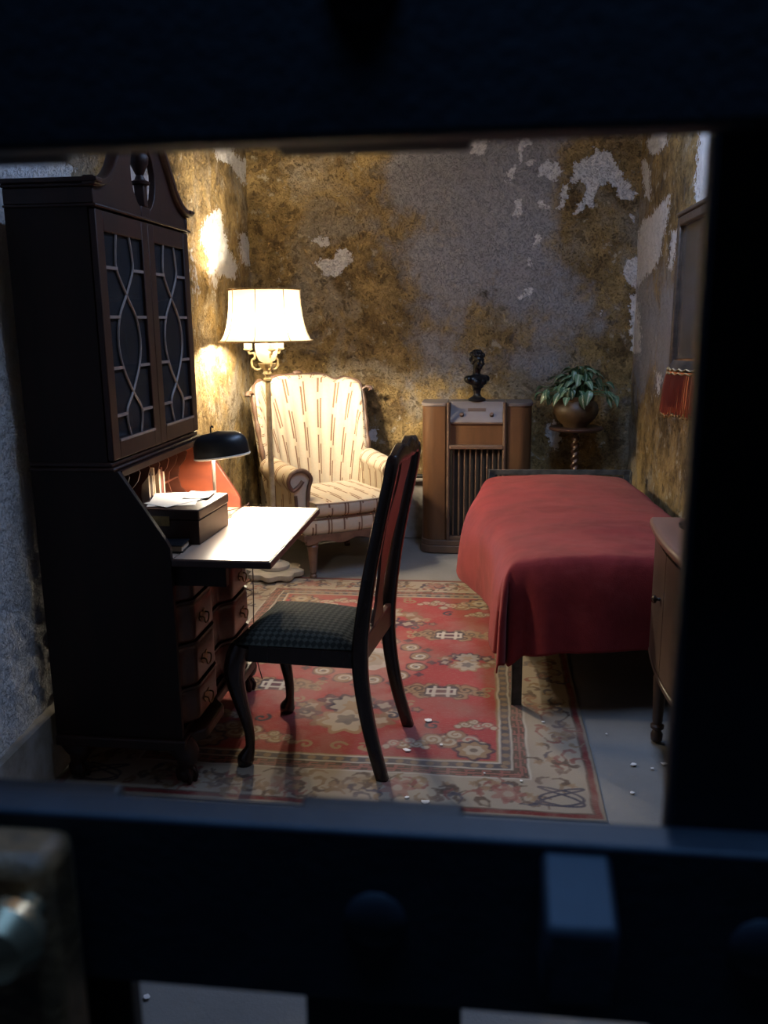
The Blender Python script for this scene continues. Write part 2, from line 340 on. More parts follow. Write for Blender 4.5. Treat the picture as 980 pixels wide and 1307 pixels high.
# ------------------------------------------------------------------ mesh helpers
class MB:
    def __init__(s): s.v = []; s.f = []; s.uv = []
    def add(s, vs, fs, uv=None):
        b = len(s.v); s.v += [tuple(map(float, p)) for p in vs]; s.f += [tuple(b + i for i in f) for f in fs]
        s.uv += list(uv) if uv is not None else [(0.0, 0.0)] * len(vs)
        return s
    def box(s, x0, x1, y0, y1, z0, z1):
        vs = [(x, y, z) for x in (x0, x1) for y in (y0, y1) for z in (z0, z1)]
        return s.add(vs, [(0, 1, 3, 2), (4, 6, 7, 5), (0, 4, 5, 1), (2, 3, 7, 6), (0, 2, 6, 4), (1, 5, 7, 3)])
    def rbox(s, c, size, rz=0.0, rx=0.0, ry=0.0):
        m = Matrix.Rotation(rz, 3, 'Z') @ Matrix.Rotation(ry, 3, 'Y') @ Matrix.Rotation(rx, 3, 'X')
        vs = [Vector(c) + m @ Vector((x * size[0] / 2, y * size[1] / 2, z * size[2] / 2)) for x in (-1, 1) for y in (-1, 1) for z in (-1, 1)]
        return s.add(vs, [(0, 1, 3, 2), (4, 6, 7, 5), (0, 4, 5, 1), (2, 3, 7, 6), (0, 2, 6, 4), (1, 5, 7, 3)])
    def lathe(s, prof, n=24, c=(0, 0, 0), cap=True, rx=1.0, ry=1.0, fn=None):
        vs = []; fs = []
        for r, z in prof:
            for k in range(n):
                a = 2 * PI * k / n; rr = r * (fn(a, z) if fn else 1)
                vs.append((c[0] + rr * rx * math.cos(a), c[1] + rr * ry * math.sin(a), c[2] + z))
        for i in range(len(prof) - 1):
            for k in range(n):
                k2 = (k + 1) % n; fs.append((i * n + k, i * n + k2, (i + 1) * n + k2, (i + 1) * n + k))
        if cap:
            fs.append(tuple(reversed(range(n)))); fs.append(tuple((len(prof) - 1) * n + k for k in range(n)))
        return s.add(vs, fs)
    def tube(s, path, rad, n=10, ref=(0, 0, 1), shape=None, cap=True, closed=False):
        """path of points; rad a number or a list of r or (ra, rb)"""
        P = [Vector(p) for p in path]; m = len(P)
        if not isinstance(rad, (list, tuple)): rad = [rad] * m
        shape = shape or [(math.cos(2 * PI * k / n), math.sin(2 * PI * k / n)) for k in range(n)]
        n = len(shape); vs = []; fs = []; prev = None
        for i in range(m):
            if closed: d = P[(i + 1) % m] - P[i - 1]
            else: d = P[min(i + 1, m - 1)] - P[max(i - 1, 0)]
            d.normalize()
            if prev is None:
                r0 = Vector(ref)
                if abs(r0.dot(d)) > 0.98: r0 = Vector((1, 0, 0)) if abs(d.x) < 0.9 else Vector((0, 1, 0))
                a = (r0 - d * r0.dot(d)).normalized()
            else: a = (prev - d * prev.dot(d)).normalized()
            prev = a; b = d.cross(a)
            r = rad[i]; ra, rb = r if isinstance(r, (tuple, list)) else (r, r)
            vs += [P[i] + a * (x * ra) + b * (y * rb) for x, y in shape]
        for i in range(m if closed else m - 1):
            j = (i + 1) % m
            for k in range(n):
                k2 = (k + 1) % n; fs.append((i * n + k, i * n + k2, j * n + k2, j * n + k))
        if cap and not closed:
            fs.append(tuple(reversed(range(n)))); fs.append(tuple((m - 1) * n + k for k in range(n)))
        return s.add(vs, fs)
    def prism(s, poly, fn0, fn1):
        """polygon points p -> fn0(p), fn1(p) as two end faces"""
        n = len(poly); vs = [fn0(p) for p in poly] + [fn1(p) for p in poly]
        fs = [tuple(range(n)), tuple(reversed(range(n, 2 * n)))]
        fs += [(k, n + k, n + (k + 1) % n, (k + 1) % n) for k in range(n)]
        return s.add(vs, fs)
    def grid(s, fn, nu, nv, uvfn=None, wrap=False):
        vs = []; uv = []
        for j in range(nv + 1):
            for i in range(nu + (0 if wrap else 1)):
                u, v = i / nu, j / nv; vs.append(fn(u, v)); uv.append(uvfn(u, v) if uvfn else (u, v))
        w = nu if wrap else nu + 1
        fs = [(j * w + i, j * w + (i + 1) % w, (j + 1) * w + (i + 1) % w, (j + 1) * w + i) for j in range(nv) for i in range(nu)]
        return s.add(vs, fs, uv)
    def ball(s, c, r, n=14, m=8, M3=None):
        r = r if isinstance(r, (tuple, list)) else (r, r, r); vs = []
        for j in range(m + 1):
            t = PI * j / m
            for k in range(n):
                a = 2 * PI * k / n; p = Vector((r[0] * math.sin(t) * math.cos(a), r[1] * math.sin(t) * math.sin(a), r[2] * math.cos(t)))
                if M3: p = M3 @ p
                vs.append(Vector(c) + p)
        fs = [(j * n + k, (j + 1) * n + k, (j + 1) * n + (k + 1) % n, j * n + (k + 1) % n) for j in range(m) for k in range(n)]
        return s.add(vs, fs)
    def mesh(s, name, mat, smooth=True, angle=40, recalc=True):
        me = bpy.data.meshes.new(name); me.from_pydata(s.v, [], s.f)
        ul = me.uv_layers.new(name='UVMap')
        idx = np.zeros(len(me.loops), np.int32); me.loops.foreach_get('vertex_index', idx)
        ul.data.foreach_set('uv', np.array(s.uv, np.float32)[idx].ravel())
        if recalc:
            import bmesh
            bm = bmesh.new(); bm.from_mesh(me); bmesh.ops.remove_doubles(bm, verts=bm.verts, dist=1e-6) if False else None
            bmesh.ops.recalc_face_normals(bm, faces=bm.faces); bm.to_mesh(me); bm.free()
        me.materials.append(M[mat] if isinstance(mat, str) else mat)
        if smooth:
            me.shade_smooth(); me.set_sharp_from_angle(angle=math.radians(angle))
        return me
    def build(s, name, mat, parent=None, bevel=0.0, smooth=True, angle=40, loc=None, seg=2, recalc=True):
        o = bpy.data.objects.new(name, s.mesh(name, mat, smooth, angle, recalc)); COL.objects.link(o)
        if parent is not None: o.parent = parent
        if loc is not None: o.location = loc
        if bevel:
            b = o.modifiers.new('bevel', 'BEVEL'); b.width = bevel; b.segments = seg; b.limit_method = 'ANGLE'; b.angle_limit = math.radians(40)
            b.harden_normals = False
        return o

def tag(o, label=None, cat=None, group=None, kind=None):
    for k, v in (('label', label), ('category', cat), ('group', group), ('kind', kind)):
        if v: o[k] = v
    return o
def thing(name, label, cat, loc=(0, 0, 0), rz=0.0, group=None):
    o = bpy.data.objects.new(name, None); COL.objects.link(o); o.location = loc; o.rotation_euler = (0, 0, rz)
    o.empty_display_size = 0.1
    return tag(o, label, cat, group)
def part_copy(src, parent, loc=None, rz=None):
    c = src.copy(); COL.objects.link(c); c.parent = parent
    if loc is not None: c.location = loc
    if rz is not None: c.rotation_euler = (0, 0, rz)
    return c
def bez(pts, n=12):
    """Catmull-Rom through points"""
    P = [Vector(p) for p in pts]; out = []
    for i in range(len(P) - 1):
        p0 = P[max(i - 1, 0)]; p1 = P[i]; p2 = P[i + 1]; p3 = P[min(i + 2, len(P) - 1)]
        for k in range(n):
            t = k / n
            out.append(0.5 * ((2 * p1) + (p2 - p0) * t + (2 * p0 - 5 * p1 + 4 * p2 - p3) * t * t + (3 * p1 - p0 - 3 * p2 + p3) * t ** 3))
    out.append(P[-1]); return out
def lerp_list(vals, n):
    """resample a list of numbers/tuples to n values"""
    out = []
    for k in range(n):
        x = k / (n - 1) * (len(vals) - 1); i = min(int(x), len(vals) - 2); f = x - i
        a, b = vals[i], vals[i + 1]
        out.append(tuple(p * (1 - f) + q * f for p, q in zip(a, b)) if isinstance(a, (tuple, list)) else a * (1 - f) + b * f)
    return out
SQ = [(1, 0.6), (0.85, 0.85), (0.6, 1), (-0.6, 1), (-0.85, 0.85), (-1, 0.6), (-1, -0.6), (-0.85, -0.85), (-0.6, -1), (0.6, -1), (0.85, -0.85), (1, -0.6)]

# ------------------------------------------------------------------ the setting
YB, YF = 5.9, 0.32
def left_x(y): return -1.445 - 0.05 * (y - 2.3)
RX = 0.935
WH = 2.62; RISE = 0.55

Z6 = lambda pts: [(500 + x / 2.579, 160 + y / 2.579) for x, y in pts]
Z5 = lambda pts: [(220 + x / 2.882, 160 + y / 2.882) for x, y in pts]
Z1 = lambda pts: [(0 + x / 2.97, 160 + y / 2.97) for x, y in pts]
CH_BACK = [Z6(p) for p in (
    [(265, 45), (285, 35), (318, 50), (310, 65), (300, 102), (280, 98), (262, 90)],
    [(415, 45), (455, 38), (460, 55), (440, 80), (430, 95), (425, 132), (418, 130), (420, 80)],
    [(378, 150), (405, 132), (408, 145), (395, 180), (378, 185)],
    [(443, 115), (462, 108), (472, 122), (460, 136), (445, 133)],
    [(482, 140), (515, 115), (530, 125), (548, 118), (563, 150), (545, 183), (520, 180), (500, 168), (485, 165)],
    [(560, 200), (575, 195), (586, 210), (575, 240), (562, 280), (545, 278), (558, 240)],
    [(405, 245), (425, 240), (430, 270), (420, 300), (392, 306), (390, 292), (408, 280)],
    [(480, 250), (500, 245), (515, 265), (500, 278), (482, 275)],
    [(470, 365), (490, 357), (493, 390), (480, 397), (467, 393)],
    [(445, 435), (458, 435), (458, 460), (444, 460)],
    [(415, 570), (440, 540), (463, 527), (460, 550), (440, 572)],
    [(587, 185), (600, 150), (598, 125), (640, 105), (665, 95), (658, 62), (690, 85), (720, 90), (740, 130), (765, 165), (802, 225),
     (800, 250), (775, 250), (755, 245), (735, 205), (715, 185), (690, 200), (672, 225), (665, 270), (640, 265), (625, 285), (600, 293),
     (610, 260), (640, 230), (640, 200), (620, 185), (600, 200)],
    [(680, 615), (690, 612), (688, 625)], [(780, 295), (800, 300), (795, 318)],
    [(760, 480), (775, 440), (830, 430), (830, 540), (775, 520)], [(783, 560), (830, 545), (830, 740), (788, 740)])]
CH_BACK += [Z5(p) for p in (
    [(530, 505), (555, 490), (590, 495), (605, 460), (635, 455), (665, 485), (640, 520), (600, 563), (575, 555), (550, 550)],
    [(505, 412), (575, 415), (578, 440), (545, 445)], [(650, 80), (670, 85), (665, 108), (655, 100)])]
CH_BACK += [[(694, 548), (703, 540), (712, 538), (716, 560), (713, 573), (705, 572)], [(470, 548), (482, 545), (482, 560), (472, 566)]]
CH_RIGHT = [Z6(p) for p in (
    [(838, 55), (860, 20), (905, 20), (905, 65), (865, 100), (845, 90)],
    [(820, 120), (835, 108), (850, 150), (850, 250), (835, 230)],
    [(790, 430), (825, 310), (850, 300), (880, 265), (915, 225), (910, 300), (890, 380), (885, 430), (860, 480), (830, 500), (805, 545), (790, 540)],
    [(780, 540), (805, 545), (820, 690), (815, 750), (780, 750)],
    [(920, 350), (940, 345), (935, 400), (920, 480), (912, 470)])]
CH_RIGHT += [[(893, 160), (915, 160), (915, 255), (888, 262), (886, 240)], [(838, 475), (845, 478), (842, 500), (838, 505)]]
CH_LEFT = [Z5(p) for p in (
    [(150, 60), (210, 55), (230, 100), (255, 130), (290, 105), (275, 180), (265, 220), (230, 175), (215, 140), (170, 130), (155, 100)],
    [(120, 345), (165, 305), (180, 310), (185, 370), (210, 460), (240, 520), (230, 570), (190, 555), (160, 555), (130, 480), (100, 420)],  # pale flake drawn over the lamp's bright streak, partly its light as colour
    [(245, 410), (265, 395), (295, 460), (290, 530), (255, 500)])]
CH_LEFT += [Z1([(170, 70), (200, 65), (230, 150), (290, 160), (270, 200), (180, 200)])]
BL_LEFT = [(30, 360, 60, 200)]

def wall_grid(name, fpos, L, H, step, chips, masks_fn, nrm, seed):
    nu, nv = int(L / step), int(H / step)
    s, z = np.meshgrid(np.linspace(0, L, nu + 1), np.linspace(0, H, nv + 1)); s = s.ravel(); z = z.ravel()
    P = fpos(s, z)
    d = (fbm(s * 1.3 + 5, z * 1.3, seed, 3) - 0.5) * 0.030 + (fbm(s * 9, z * 9, seed + 20, 4) - 0.5) * 0.018 + (fbm(s * 34, z * 34, seed + 40, 2) - 0.5) * 0.008
    P = P + np.outer(d, nrm)
    px, py = to_px(P)
    big = np.full(px.shape, -1e3)
    for poly in chips:
        xs = [p[0] for p in poly]; ys = [p[1] for p in poly]
        m = (px > min(xs) - 14) & (px < max(xs) + 14) & (py > min(ys) - 14) & (py < max(ys) + 14)
        if m.any(): big[m] = np.maximum(big[m], sdf_poly(px[m], py[m], poly))
    # random chips where the photograph does not look
    far = (py < 150) | (px < -20) | (px > 930) | (py > 900)
    rnd = (fbm(s * 5, z * 3.2, seed + 50, 4) - 0.60) * 90
    big = np.where(far, rnd, big)
    chip = np.clip(0.5 + big * 0.045, 0, 1)
    G, B, A = masks_fn(px, py, s, z, P)
    col = np.stack([chip, np.clip(G, 0, 1), np.clip(B, 0, 1), np.clip(A, 0, 1)], 1).astype(np.float32)
    w = nu + 1
    i, j = np.meshgrid(np.arange(nu), np.arange(nv)); a = (j * w + i).ravel()
    F = np.stack([a, a + 1, a + 1 + w, a + w], 1)
    me = bpy.data.meshes.new(name); me.from_pydata(P.tolist(), [], F.tolist())
    at = me.color_attributes.new('masks', 'FLOAT_COLOR', 'POINT'); at.data.foreach_set('color', col.ravel())
    me.materials.append(M['wall']); me.shade_smooth()
    o = bpy.data.objects.new(name, me); COL.objects.link(o); o['kind'] = 'structure'
    return o

def blob(px, py, cx, cy, rx, ry): return np.exp(-(((px - cx) / rx) ** 2 + ((py - cy) / ry) ** 2))

def back_masks(px, py, s, z, P):
    n = fbm(s * 2.2, z * 2.2, 301, 5)
    gray = 1.1 * blob(px, py, 640, 250, 95, 110) + 0.9 * blob(px, py, 720, 400, 90, 75) + 0.5 * blob(px, py, 560, 210, 60, 60) \
        + 0.5 * blob(px, py, 400, 225, 45, 40) + 0.45 * blob(px, py, 640, 470, 90, 40) + 0.45 * blob(px, py, 505, 470, 40, 60) + 0.4 * blob(px, py, 540, 330, 40, 40)
    G = 1.0 - 0.92 * gray + (n - 0.5) * 1.7
    B = 0.18 + (fbm(s * 4, z * 4, 321, 5) - 0.5) * 0.9 + 0.30 * blob(px, py, 500, 230, 45, 40) + 0.25 * blob(px, py, 380, 320, 45, 40) \
        + 0.35 * blob(px, py, 620, 375, 35, 14) + 0.3 * blob(px, py, 740, 375, 30, 16) + 0.30 * blob(px, py, 780, 230, 30, 60) \
        + 0.3 * blob(px, py, 560, 390, 25, 30) + 0.30 * blob(px, py, 780, 520, 40, 70) + 0.25 * blob(px, py, 330, 300, 18, 90)
    A = 0.05 * np.ones_like(px) + 0.35 * blob(px, py, 405, 220, 40, 30) + 0.42 * blob(px, py, 499, 396, 8, 12)
    return G, B, A
def left_masks(px, py, s, z, P):
    n = fbm(s * 2.5, z * 1.6, 401, 5)
    G = 1.0 + (n - 0.5) * 0.8
    B = 0.16 + (fbm(s * 5, z * 4, 421, 5) - 0.5) * 1.3 + 0.5 * blob(px, py, 320, 590, 25, 60)
    A = 0.15 + 0.75 * sstep(3.05, 2.7, P[:, 1]) + 0.8 * blob(px, py, 25, 205, 65, 35) + 0.35 * blob(px, py, 246, 330, 14, 70) - 0.9 * blob(px, py, 112, 200, 16, 22) + 0.8 * blob(px, py, 165, 235, 35, 35) + (fbm(s * 3, z * 2, 431, 4) - 0.5) * 0.5
    A = A + 0.34 * blob(px, py, 275, 340, 22, 50) + 0.25 * blob(px, py, 285, 480, 30, 40)  # limewash made paler where lamp streak and pool fall, light painted in
    return G, B, A
def right_masks(px, py, s, z, P):
    n = fbm(s * 2.5, z * 1.5, 501, 5)
    G = 0.75 + (n - 0.5) * 0.9 - 0.75 * blob(px, py, 835, 420, 45, 70) + 0.4 * blob(px, py, 850, 560, 50, 50)
    B = 0.20 + (fbm(s * 7, z * 2.5, 521, 5) - 0.5) * 1.1 + 0.25 * blob(px, py, 830, 230, 20, 60) + 0.2 * blob(px, py, 870, 220, 15, 60)
    A = 0.08 + (fbm(s * 3, z * 2, 531, 4) - 0.5) * 0.4 + 0.5 * sstep(2.6, 1.6, P[:, 1])
    return G, B, A

LB = left_x(YB) - 0.03
wall_grid('wall_back', lambda s, z: np.stack([LB + s, np.full_like(s, YB), z], 1), RX + 0.03 - LB, WH + RISE + 0.05, 0.0075, CH_BACK, back_masks, np.array([0, -1, 0]), 11)
LL = YB - YF + 0.03
wall_grid('wall_left', lambda s, z: np.stack([left_x(YF + s), YF + s, z], 1), LL, WH + 0.05, 0.013, CH_LEFT, left_masks, np.array([1, 0.05, 0]), 31)
wall_grid('wall_right', lambda s, z: np.stack([np.full_like(s, RX), YF + s, z], 1), LL, WH + 0.05, 0.013, CH_RIGHT, right_masks, np.array([-1, 0, 0]), 51)

def struct(name, mb, mat, **kw):
    o = mb.build(name, mat, **kw); o['kind'] = 'structure'; return o
# floor as a slab with a worn, uneven top
fl = MB()
def ffn(u, v):
    x = -2.3 + u * 4.3; y = -1.6 + v * 7.6
    return (x, y, -0.002 - 0.004 * (0.5 + 0.5 * math.sin(x * 3.1 + y * 1.7) * math.cos(y * 2.3)))
fl.grid(ffn, 60, 90); fl.box(-2.3, 2.0, -1.6, 6.0, -0.12, -0.02)
struct('floor', fl, 'floor', angle=60)
# front wall with the doorway
DX0, DX1, DH = -0.56, 0.42, 2.05
fw = MB(); fw.box(left_x(0) - 0.1, DX0, 0.285, 0.5, 0, WH + RISE); fw.box(DX1, RX + 0.1, 0.285, 0.5, 0, WH + RISE); fw.box(DX0, DX1, 0.285, 0.5, DH, WH + RISE)
struct('wall_front', fw, 'plaster', bevel=0.01)
# barrel vault with a skylight slot
def vault():
    mb = MB(); n = 28; xl, xr = -1.66, RX + 0.06; cxv = (xl + xr) / 2; w = (xr - xl) / 2
    ys = [YF - 0.05, SKY_Y - 1.1, SKY_Y + 1.1, YB + 0.08]
    def p(k, y, up=0):
        a = PI * k / n; l_ = left_x(y) - 0.03; c_, w_ = (l_ + xr) / 2, (xr - l_) / 2
        return (c_ - w_ * math.cos(a), y, WH - 0.02 + (RISE + up) * math.sin(a))
    for seg in range(3):
        for k in range(n):
            xm = (p(k, SKY_Y)[0] + p(k + 1, SKY_Y)[0]) / 2
            if seg == 1 and abs(xm - SKY_X) < 0.2: continue
            mb.add([p(k, ys[seg]), p(k + 1, ys[seg]), p(k + 1, ys[seg + 1]), p(k, ys[seg + 1])], [(0, 1, 2, 3)])
    # shaft of the skylight
    x0, x1, y0, y1 = SKY_X - 0.24, SKY_X + 0.24, ys[1], ys[2]
    for a, b in (((x0, y0), (x1, y0)), ((x1, y0), (x1, y1)), ((x1, y1), (x0, y1)), ((x0, y1), (x0, y0))):
        mb.add([(a[0], a[1], WH + RISE - 0.12), (b[0], b[1], WH + RISE - 0.12), (b[0], b[1], 3.6), (a[0], a[1], 3.6)], [(0, 1, 2, 3)])
    return mb
M['vault'] = simple('low_bounce_vault', (0.20, 0.17, 0.14), (0.11, 0.09, 0.07), 6, 0.9)  # darkened below the plaster colour to cut lamp light bounced into the room
struct('ceiling', vault(), 'vault', recalc=False)
# plaster footings along the walls
def footing(name, pts, h, t):
    mb = MB(); n = len(pts)
    for i in range(n - 1):
        (x0, y0, nx, ny), (x1, y1, _, _) = pts[i], pts[i + 1]
        t0 = t * (0.85 + 0.3 * rng.random()); h0 = h * (0.96 + 0.08 * rng.random())
        mb.add([(x0, y0, 0), (x0 + nx * t, y0 + ny * t, 0), (x0 + nx * t, y0 + ny * t, h), (x0, y0, h + 0.02),
                (x1, y1, 0), (x1 + nx * t, y1 + ny * t, 0), (x1 + nx * t, y1 + ny * t, h), (x1, y1, h + 0.02)],
               [(0, 4, 5, 1), (1, 5, 6, 2), (2, 6, 7, 3), (0, 1, 2, 3), (4, 7, 6, 5), (0, 3, 7, 4)])
    return struct(name, mb, 'footing')
footing('baseboard_left', [(left_x(y) - 0.02, y, 1, 0) for y in np.linspace(0.55, 5.85, 12)], 0.225, 0.045)
footing('baseboard_right', [(RX + 0.02, y, -1, 0) for y in np.linspace(0.55, 5.85, 12)], 0.20, 0.04)
footing('baseboard_back', [(x, YB + 0.02, 0, -1) for x in np.linspace(-1.6, RX, 8)], 0.42, 0.06)
pp = MB(); pp.tube([(-1.55, 5.80, 0.455), (0.9, 5.80, 0.455)], 0.014, 10)
tag(pp.build('heating_pipe', 'pipe'), 'thin dark pipe running low along the stained back wall', 'pipe')

# ------------------------------------------------------------------ strap-iron door between the camera and the cell
def grille_door():
    d = thing('strap_iron_door', 'black riveted strap-iron lattice door with a cut-out viewing hatch', 'door', (0, 0.25, 0))
    T = 0.007
    X0, X1, Z0, Z1_ = -0.55, 0.41, 0.02, 2.03
    HS = [(1.548, 1.625), (1.276, 1.3405)]
    zz = 1.276
    while zz - 0.135 > 0.12: HS.append((zz - 0.135, zz - 0.070)); zz -= 0.135
    zz = 1.625
    while zz + 0.135 < 2.0: HS.append((zz + 0.065, zz + 0.130)); zz += 0.130
    HATCH = (-0.30, 0.058)
    VS = [(-0.062 + 0.1215 * k, -0.006 + 0.1215 * k) for k in range(-4, 4)]
    VS = [v for v in VS if v[0] > X0 + 0.02 and v[1] < X1 - 0.02]
    for a, b in HS:
        MB().box(X0, X1, -T, T, a, b).build('cross_strap', 'grille', d, bevel=0.0015)
    for a, b in VS:
        if b > HATCH[0] and a < HATCH[1] - 0.002:      # these are cut away in the hatch and end in short stubs
            MB().box(a, b, T + 0.0005, T + 0.0095, Z0, 1.3385).build('upright_strap', 'grille', d, bevel=0.0015)
            MB().box(a, b, T + 0.0005, T + 0.0095, 1.5475, Z1_).build('upright_strap', 'grille', d, bevel=0.0015)
        else:
            MB().box(a, b, T + 0.0005, T + 0.0095, Z0, Z1_).build('upright_strap', 'grille', d, bevel=0.0015)
    # outer frame
    for q in ((X0, X0 + 0.05, Z0, Z1_), (X1 - 0.05, X1, Z0, Z1_)):
        MB().box(q[0], q[1], -T - 0.012, -T, q[2], q[3]).build('frame_stile', 'grille', d, bevel=0.002)
    for z in (Z0, Z1_ - 0.05):
        MB().box(X0, X1, -T - 0.012, -T, z, z + 0.05).build('frame_rail', 'grille', d, bevel=0.002)
    riv = MB(); riv.lathe([(0.0105, 0), (0.010, 0.0006), (0.007, 0.0015), (0.004, 0.0019), (0.0005, 0.002)], 14)
    first = None
    for a, b in HS:
        for c, e in VS:
            p = ((c + e) / 2, -T, (a + b) / 2)
            if first is None:
                first = riv.build('rivet', 'grille', d, loc=p); first.rotation_euler = (PI / 2, 0, 0)
            else:
                r = part_copy(first, d, p); r.rotation_euler = (PI / 2, 0, 0)
    # hasp lug standing proud of the lower strap
    MB().prism([(-T, 1.3385), (-0.032, 1.3290), (-0.033, 1.3045), (-T, 1.2985)], lambda p: (0.0185 + 0.0 * p[0], p[0], p[1]), lambda p: (0.0400, p[0], p[1])).build('hasp_lug', 'grille', d, bevel=0.002)
    # brown lock case with its round knob at the edge of the hatch
    lk = MB().box(-0.225, -0.134, -0.030, -T, 1.20, 1.337).build('lock_case', 'rust', d, bevel=0.006)
    kb = MB(); kb.lathe([(0.005, 0), (0.005, 0.006), (0.011, 0.010), (0.0125, 0.016), (0.009, 0.022), (0.002, 0.0245)], 18)
    k = kb.build('lock_knob', 'knobmetal', lk, loc=(-0.1395, -0.030, 1.322)); k.rotation_euler = (PI / 2, 0, 0)
    return d
grille_door()

# ------------------------------------------------------------------ rug
def rug():
    x0, x1, y0, y1 = -1.425, 0.385, 2.405, 4.85
    st = 0.004; nx, ny = int((x1 - x0) / st), int((y1 - y0) / st)
    gx, gy = np.meshgrid(np.linspace(x0, x1, nx + 1), np.linspace(y0, y1, ny + 1))
    C = np.zeros((ny + 1, nx + 1, 3))
    RED, CREAM, NAVY, TAN, ROSE, BROWN = map(np.array, ((0.30, 0.058, 0.056), (0.36, 0.30, 0.225), (0.045, 0.042, 0.055), (0.27, 0.175, 0.10), (0.38, 0.15, 0.12), (0.095, 0.065, 0.050)))
    PALE = np.array((0.44, 0.39, 0.32))
    wob = (fbm(gx * 14, gy * 14, 601, 3) - 0.5) * 0.012
    wob2 = (fbm(gx * 14 + 9, gy * 14, 611, 3) - 0.5) * 0.012
    X = gx + wob; Y = gy + wob2
    d = np.minimum(np.minimum(X - x0, x1 - X), np.minimum(Y - y0, y1 - Y))     # distance from the edge
    n = fbm(gx * 3, gy * 3, 621, 4)[..., None]
    C[:] = RED * (0.75 + 0.5 * n)
    def put(m, col, a=1.0):
        m = (np.clip(m, 0, 1) * a)[..., None]; C[:] = C * (1 - m) + col * m
    def sm(x, w=0.003): return np.clip(0.5 + x / (2 * w), 0, 1)
    # cream border and guards
    B0, B1, B2 = 0.034, 0.225, 0.335       # red edge | cream | guards | field
    put(sm(B2 - d), TAN); put(sm(B2 - 0.008 - d), PALE)
    put(sm(B2 - 0.016 - d), NAVY, 0.9)
    # pearl row
    tpar = np.where((np.minimum(X - x0, x1 - X) < np.minimum(Y - y0, y1 - Y)), Y, X)
    pearl = 0.014 - np.hypot(d - (B2 - 0.033), (np.mod(tpar, 0.052) - 0.026))
    put(sm(pearl), TAN * 0.95, 0.8)
    put(sm(B2 - 0.050 - d), PALE); put(sm(B2 - 0.057 - d), BROWN)
    # key fret
    fx = np.mod(tpar, 0.060); fr = (np.abs(d - (B1 + 0.026)) < 0.0045) | ((fx < 0.010) & (d < B1 + 0.048) & (d > B1 + 0.01)) | ((np.abs(d - (B1 + 0.042)) < 0.004) & (fx < 0.035)) | ((np.abs(d - (B1 + 0.012)) < 0.004) & (fx > 0.03))
    put(fr.astype(float), ROSE * 0.75, 0.75)
    put(sm(B1 + 0.004 - d), PALE); put(sm(B1 - 0.003 - d), CREAM * 0.86)
    put(sm(B0 + 0.007 - d), BROWN); put(sm(B0 - d), RED * 0.5); put(sm(0.014 - d), CREAM * 0.6)
    def window(cx, cy, r):
        i0, i1 = int((cx - r - x0) / st), int((cx + r - x0) / st) + 1; j0, j1 = int((cy - r - y0) / st), int((cy + r - y0) / st) + 1
        return slice(max(j0, 0), max(min(j1, ny + 1), 0)), slice(max(i0, 0), max(min(i1, nx + 1), 0))
    def local(sl, m, col, a=1.0):
        m = (np.clip(m, 0, 1) * a)[..., None]; C[sl] = C[sl] * (1 - m) + np.asarray(col) * m
    def stroke(pts, w, col, a=0.9):
        for p, q in zip(pts[:-1], pts[1:]):
            cx, cy = (p[0] + q[0]) / 2, (p[1] + q[1]) / 2; r = math.hypot(q[0] - p[0], q[1] - p[1]) / 2 + w + 0.02
            sl = window(cx, cy, r); x, y = X[sl], Y[sl]
            if x.size == 0: continue
            ex, ey = q[0] - p[0], q[1] - p[1]; t = np.clip(((x - p[0]) * ex + (y - p[1]) * ey) / (ex * ex + ey * ey + 1e-9), 0, 1)
            local(sl, sm(w - np.hypot(x - p[0] - ex * t, y - p[1] - ey * t), 0.002), col, a)
    def disc(cx, cy, r, col, a=0.9, petals=0, amp=0.0, rot=0.0, sx=1.0):
        sl = window(cx, cy, r * 1.5 + 0.01); x, y = X[sl] - cx, Y[sl] - cy
        if x.size == 0: return
        th = np.arctan2(y, x / sx); rr = np.hypot(x / sx, y)
        R_ = r * (1 + amp * np.cos(petals * th + rot)) if petals else r
        local(sl, sm(R_ - rr), col, a)
    def spiral(cx, cy, r, turns, rot, sgn, w, col, a=0.9):
        pts = []
        for k in range(26):
            t = k / 25; rad = r * (1 - 0.85 * t); th = rot + sgn * t * turns * 2 * PI
            pts.append((cx + rad * math.cos(th), cy + rad * math.sin(th)))
        stroke(pts, w, col, a)
    R2 = random.Random(5)
    def rosette(cx, cy, r):
        disc(cx, cy, r * 1.25, NAVY, 0.85, 8, 0.10); disc(cx, cy, r, TAN, 0.95, 8, 0.12, 0.4); disc(cx, cy, r * 0.62, CREAM, 0.95, 6, 0.1); disc(cx, cy, r * 0.25, BROWN, 0.8)
    def scrollring(cx, cy, r):
        disc(cx, cy, r * 1.2, NAVY, 0.8, 5, 0.06); disc(cx, cy, r, TAN, 0.9); spiral(cx, cy, r * 0.75, 1.4, R2.random() * 6, 1, r * 0.12, PALE); disc(cx, cy, r * 0.25, NAVY, 0.7)
    def cloud(cx, cy, s, fl=1):
        for dx, dy, r in ((0, 0, 0.045), (0.06, 0.012, 0.036), (-0.055, 0.01, 0.034), (0.02, 0.045, 0.03), (-0.09, -0.02, 0.022), (0.1, -0.015, 0.022)):
            disc(cx + fl * dx * s, cy + dy * s, r * s * 1.15, NAVY, 0.55, 6, 0.08); disc(cx + fl * dx * s, cy + dy * s, r * s, TAN if R2.random() < 0.55 else ROSE, 0.8)
            spiral(cx + fl * dx * s, cy + dy * s, r * s * 0.8, 1.2, R2.random() * 6, fl, 0.005 * s, CREAM)
